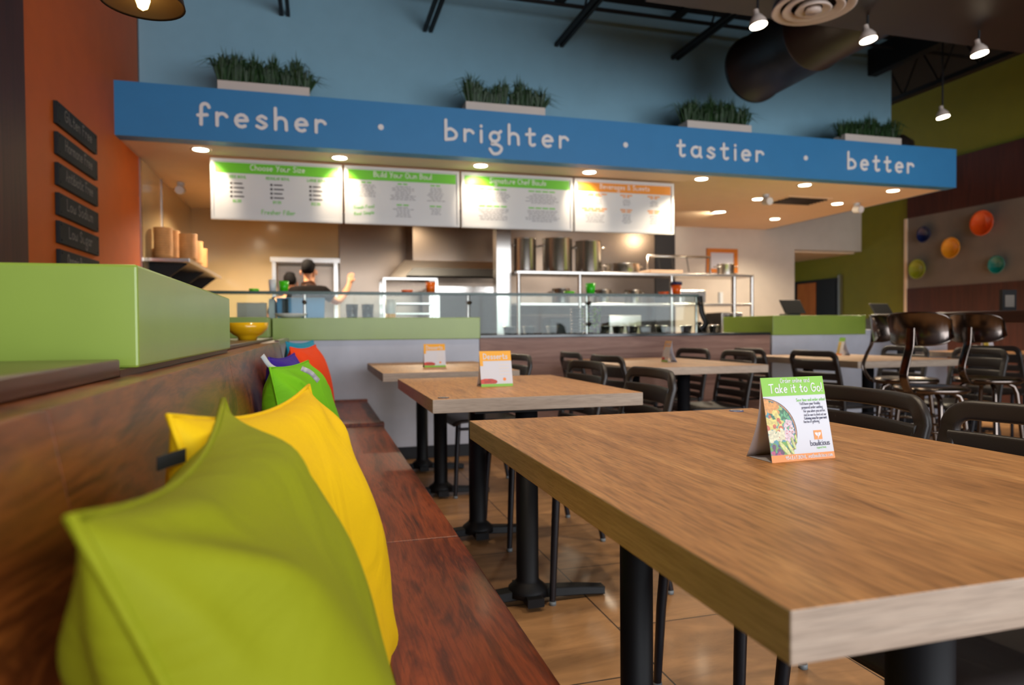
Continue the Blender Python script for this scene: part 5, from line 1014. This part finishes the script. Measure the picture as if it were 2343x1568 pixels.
tag(MB().lathe([(0, 0), (0.16, 0), (0.19, 0.05), (0.19, 0.22), (0.1, 0.30), (0, 0.31)], n=24, fn=lambda p: p).build('duct_elbow', MT['duct']), 'dark rounded duct end behind the rightmost planter', 'duct').location = (6.36, 6.33, 2.84)

# ================================================================== WORKERS
def skin_mesh(name, chains, m, parent, sub=1):
    """chains: list of lists of (x,y,z,r); chains after the first start from an existing point index given as int"""
    vs, es, rad = [], [], []
    for chn in chains:
        prev = None
        for q in chn:
            if isinstance(q, int): prev = q; continue
            vs.append(q[:3]); rad.append(q[3:] if len(q) > 4 else (q[3], q[3]))
            if prev is not None: es.append((prev, len(vs) - 1))
            prev = len(vs) - 1
    me = bpy.data.meshes.new(name); me.from_pydata(vs, es, []); o = bpy.data.objects.new(name, me); COL.objects.link(o)
    md = o.modifiers.new('skin', 'SKIN'); md.use_smooth_shade = True
    for i, r_ in enumerate(rad): me.skin_vertices[0].data[i].radius = r_
    me.skin_vertices[0].data[0].use_root = True
    s_ = o.modifiers.new('sub', 'SUBSURF'); s_.levels = sub; s_.render_levels = sub
    dg = bpy.context.evaluated_depsgraph_get(); m2 = bpy.data.meshes.new_from_object(o.evaluated_get(dg)); m2.name = name
    bpy.data.objects.remove(o)
    m2.materials.clear(); m2.materials.append(m)
    n_ = bpy.data.objects.new(name, m2); COL.objects.link(n_); n_.parent = parent
    for p in m2.polygons: p.use_smooth = True
    return n_
def person(loc, rz, H_, lab, right_arm, left_arm):
    k = H_ / 1.72; o = empty('person', loc, rz, lab, 'person')
    def S_(l): return [q if isinstance(q, int) else tuple(v * k for v in q) for q in l]
    # faces local +y; x right-hand side is +x seen from behind
    torso = [(0, 0, 0.93, .14, .105), (0, -.01, 1.08, .135, .10), (0, -.015, 1.25, .16, .115), (0, -.01, 1.38, .15, .095), (0, 0, 1.455, .07, .065), (0, .012, 1.50, .055, .055), (0, .02, 1.56, .066, .075), (0, .022, 1.64, .078, .095), (0, .015, 1.69, .06, .075)]
    ra = [3, (.17, -.01, 1.39, .06, .06)] + right_arm; la = [3, (-.17, -.01, 1.39, .06, .06)] + left_arm
    nR = 9; hR = nR + 1 + len(right_arm) - 1
    chains = [S_(torso), S_(ra), S_(la)]
    cnt = 9 + 1 + len(right_arm) + 1 + len(left_arm)
    rl = [0, (.09, 0, .85, .09, .095), (.10, .01, .48, .062, .062), (.10, -.01, .10, .042, .045), (.10, .05, .04, .042, .035), (.105, .14, .03, .042, .028)]
    ll = [0] + [(-q[0],) + q[1:] for q in rl[1:]]
    chains += [S_(rl), S_(ll)]
    # fingers on the raised right hand and the left hand
    for base_i, arm, sg2 in ((9 + len(right_arm), right_arm, 1), (9 + 1 + len(right_arm) + len(left_arm), left_arm, -1)):
        h = Vector(arm[-1][:3]); dv = (h - Vector(arm[-2][:3])).normalized(); sd = dv.cross(Vector((0, 1, 0)));
        if sd.length < .1: sd = Vector((1, 0, 0))
        sd.normalize()
        for f_ in range(4):
            a = h + sd * (-.027 + .018 * f_) + dv * .02; L_ = (.062, .07, .066, .052)[f_]
            b = a + dv * L_ * .5 + Vector((0, .008, 0)); c = b + dv * L_ * .4 + Vector((0, .02, 0))
            chains.append(S_([base_i, tuple(a) + (.009, .009), tuple(b) + (.0085, .0085), tuple(c) + (.007, .007)]))
        a = h - sd * .035 * sg2 - dv * .015; b = a - sd * .02 * sg2 + dv * .035
        chains.append(S_([base_i, tuple(a) + (.011, .011), tuple(b) + (.0095, .0095)]))
    body = skin_mesh('body', chains, MT['skin'], o)
    # ears and nose are part of the head surface
    mb = MB()
    for s_ in (-1, 1): mb.lathe([(0, .012), (.018, .008), (.022, 0), (0, -.004)], n=12, c=(s_ * .083 * k, .0, 1.60 * k), fn=lambda p, s_=s_: (p[2] * s_, p[0] * .8, p[1] * 1.4))
    mb.sweep([(0, .105 * k, 1.63 * k), (0, .128 * k, 1.59 * k), (0, .105 * k, 1.575 * k)], ell(.013, .013, 8), scales=[.6, 1, .5])
    e_ = mb.build('ears_and_nose', MT['skin'], body)
    # clothes
    sh = [S_([(0, 0, 0.90, .155, .12), (0, -.01, 1.08, .15, .115), (0, -.015, 1.25, .175, .128), (0, -.01, 1.38, .162, .108), (0, 0, 1.45, .082, .078)])]
    for arm, s_ in ((right_arm, 1), (left_arm, -1)):
        e1 = Vector((s_ * .17, -.01, 1.39)); e2 = Vector(arm[0][:3]); mid = e1.lerp(e2, .75)
        sh.append(S_([3, (s_ * .17, -.01, 1.39, .074, .074), tuple(mid) + (.06, .06)]))
    skin_mesh('shirt', sh, MT['shirt'], o)
    skin_mesh('trousers', [S_([(0, 0, .93, .15, .115), (0, 0, .86, .14, .115)]), S_([1, (.095, 0, .80, .10, .105), (.10, .01, .48, .075, .075), (.10, -.01, .10, .06, .06)]), S_([1, (-.095, 0, .80, .10, .105), (-.10, .01, .48, .075, .075), (-.10, -.01, .10, .06, .06)])], MT['trousers'], o)
    skin_mesh('hair', [S_([(0, -.045, 1.575, .06, .045), (0, -.02, 1.64, .088, .09), (0, .01, 1.70, .08, .09), (0, .03, 1.725, .05, .06)])], MT['hair'], o)
    return o
person((-0.088, 7.80, 0), R(-18), 1.735, 'person in a black shirt seen from behind, raising the right arm', [(.30, .04, 1.27, .046, .046), (.36, .16, 1.40, .037, .037), (.39, .20, 1.49, .028, .026), (.395, .205, 1.535, .03, .02)], [(-.26, .02, 1.14, .046, .046), (-.26, .10, .98, .037, .037), (-.25, .15, .90, .028, .026), (-.245, .17, .86, .03, .02)])
person((-0.30, 8.22, 0), R(12), 1.63, 'person with dark hair half hidden behind the taller worker', [(.22, .10, 1.14, .044, .044), (.12, .24, 1.08, .036, .036), (.08, .28, 1.08, .027, .025), (.07, .31, 1.08, .03, .02)], [(-.24, .06, 1.14, .044, .044), (-.16, .24, 1.08, .036, .036), (-.12, .28, 1.08, .027, .025), (-.1, .31, 1.08, .03, .02)])
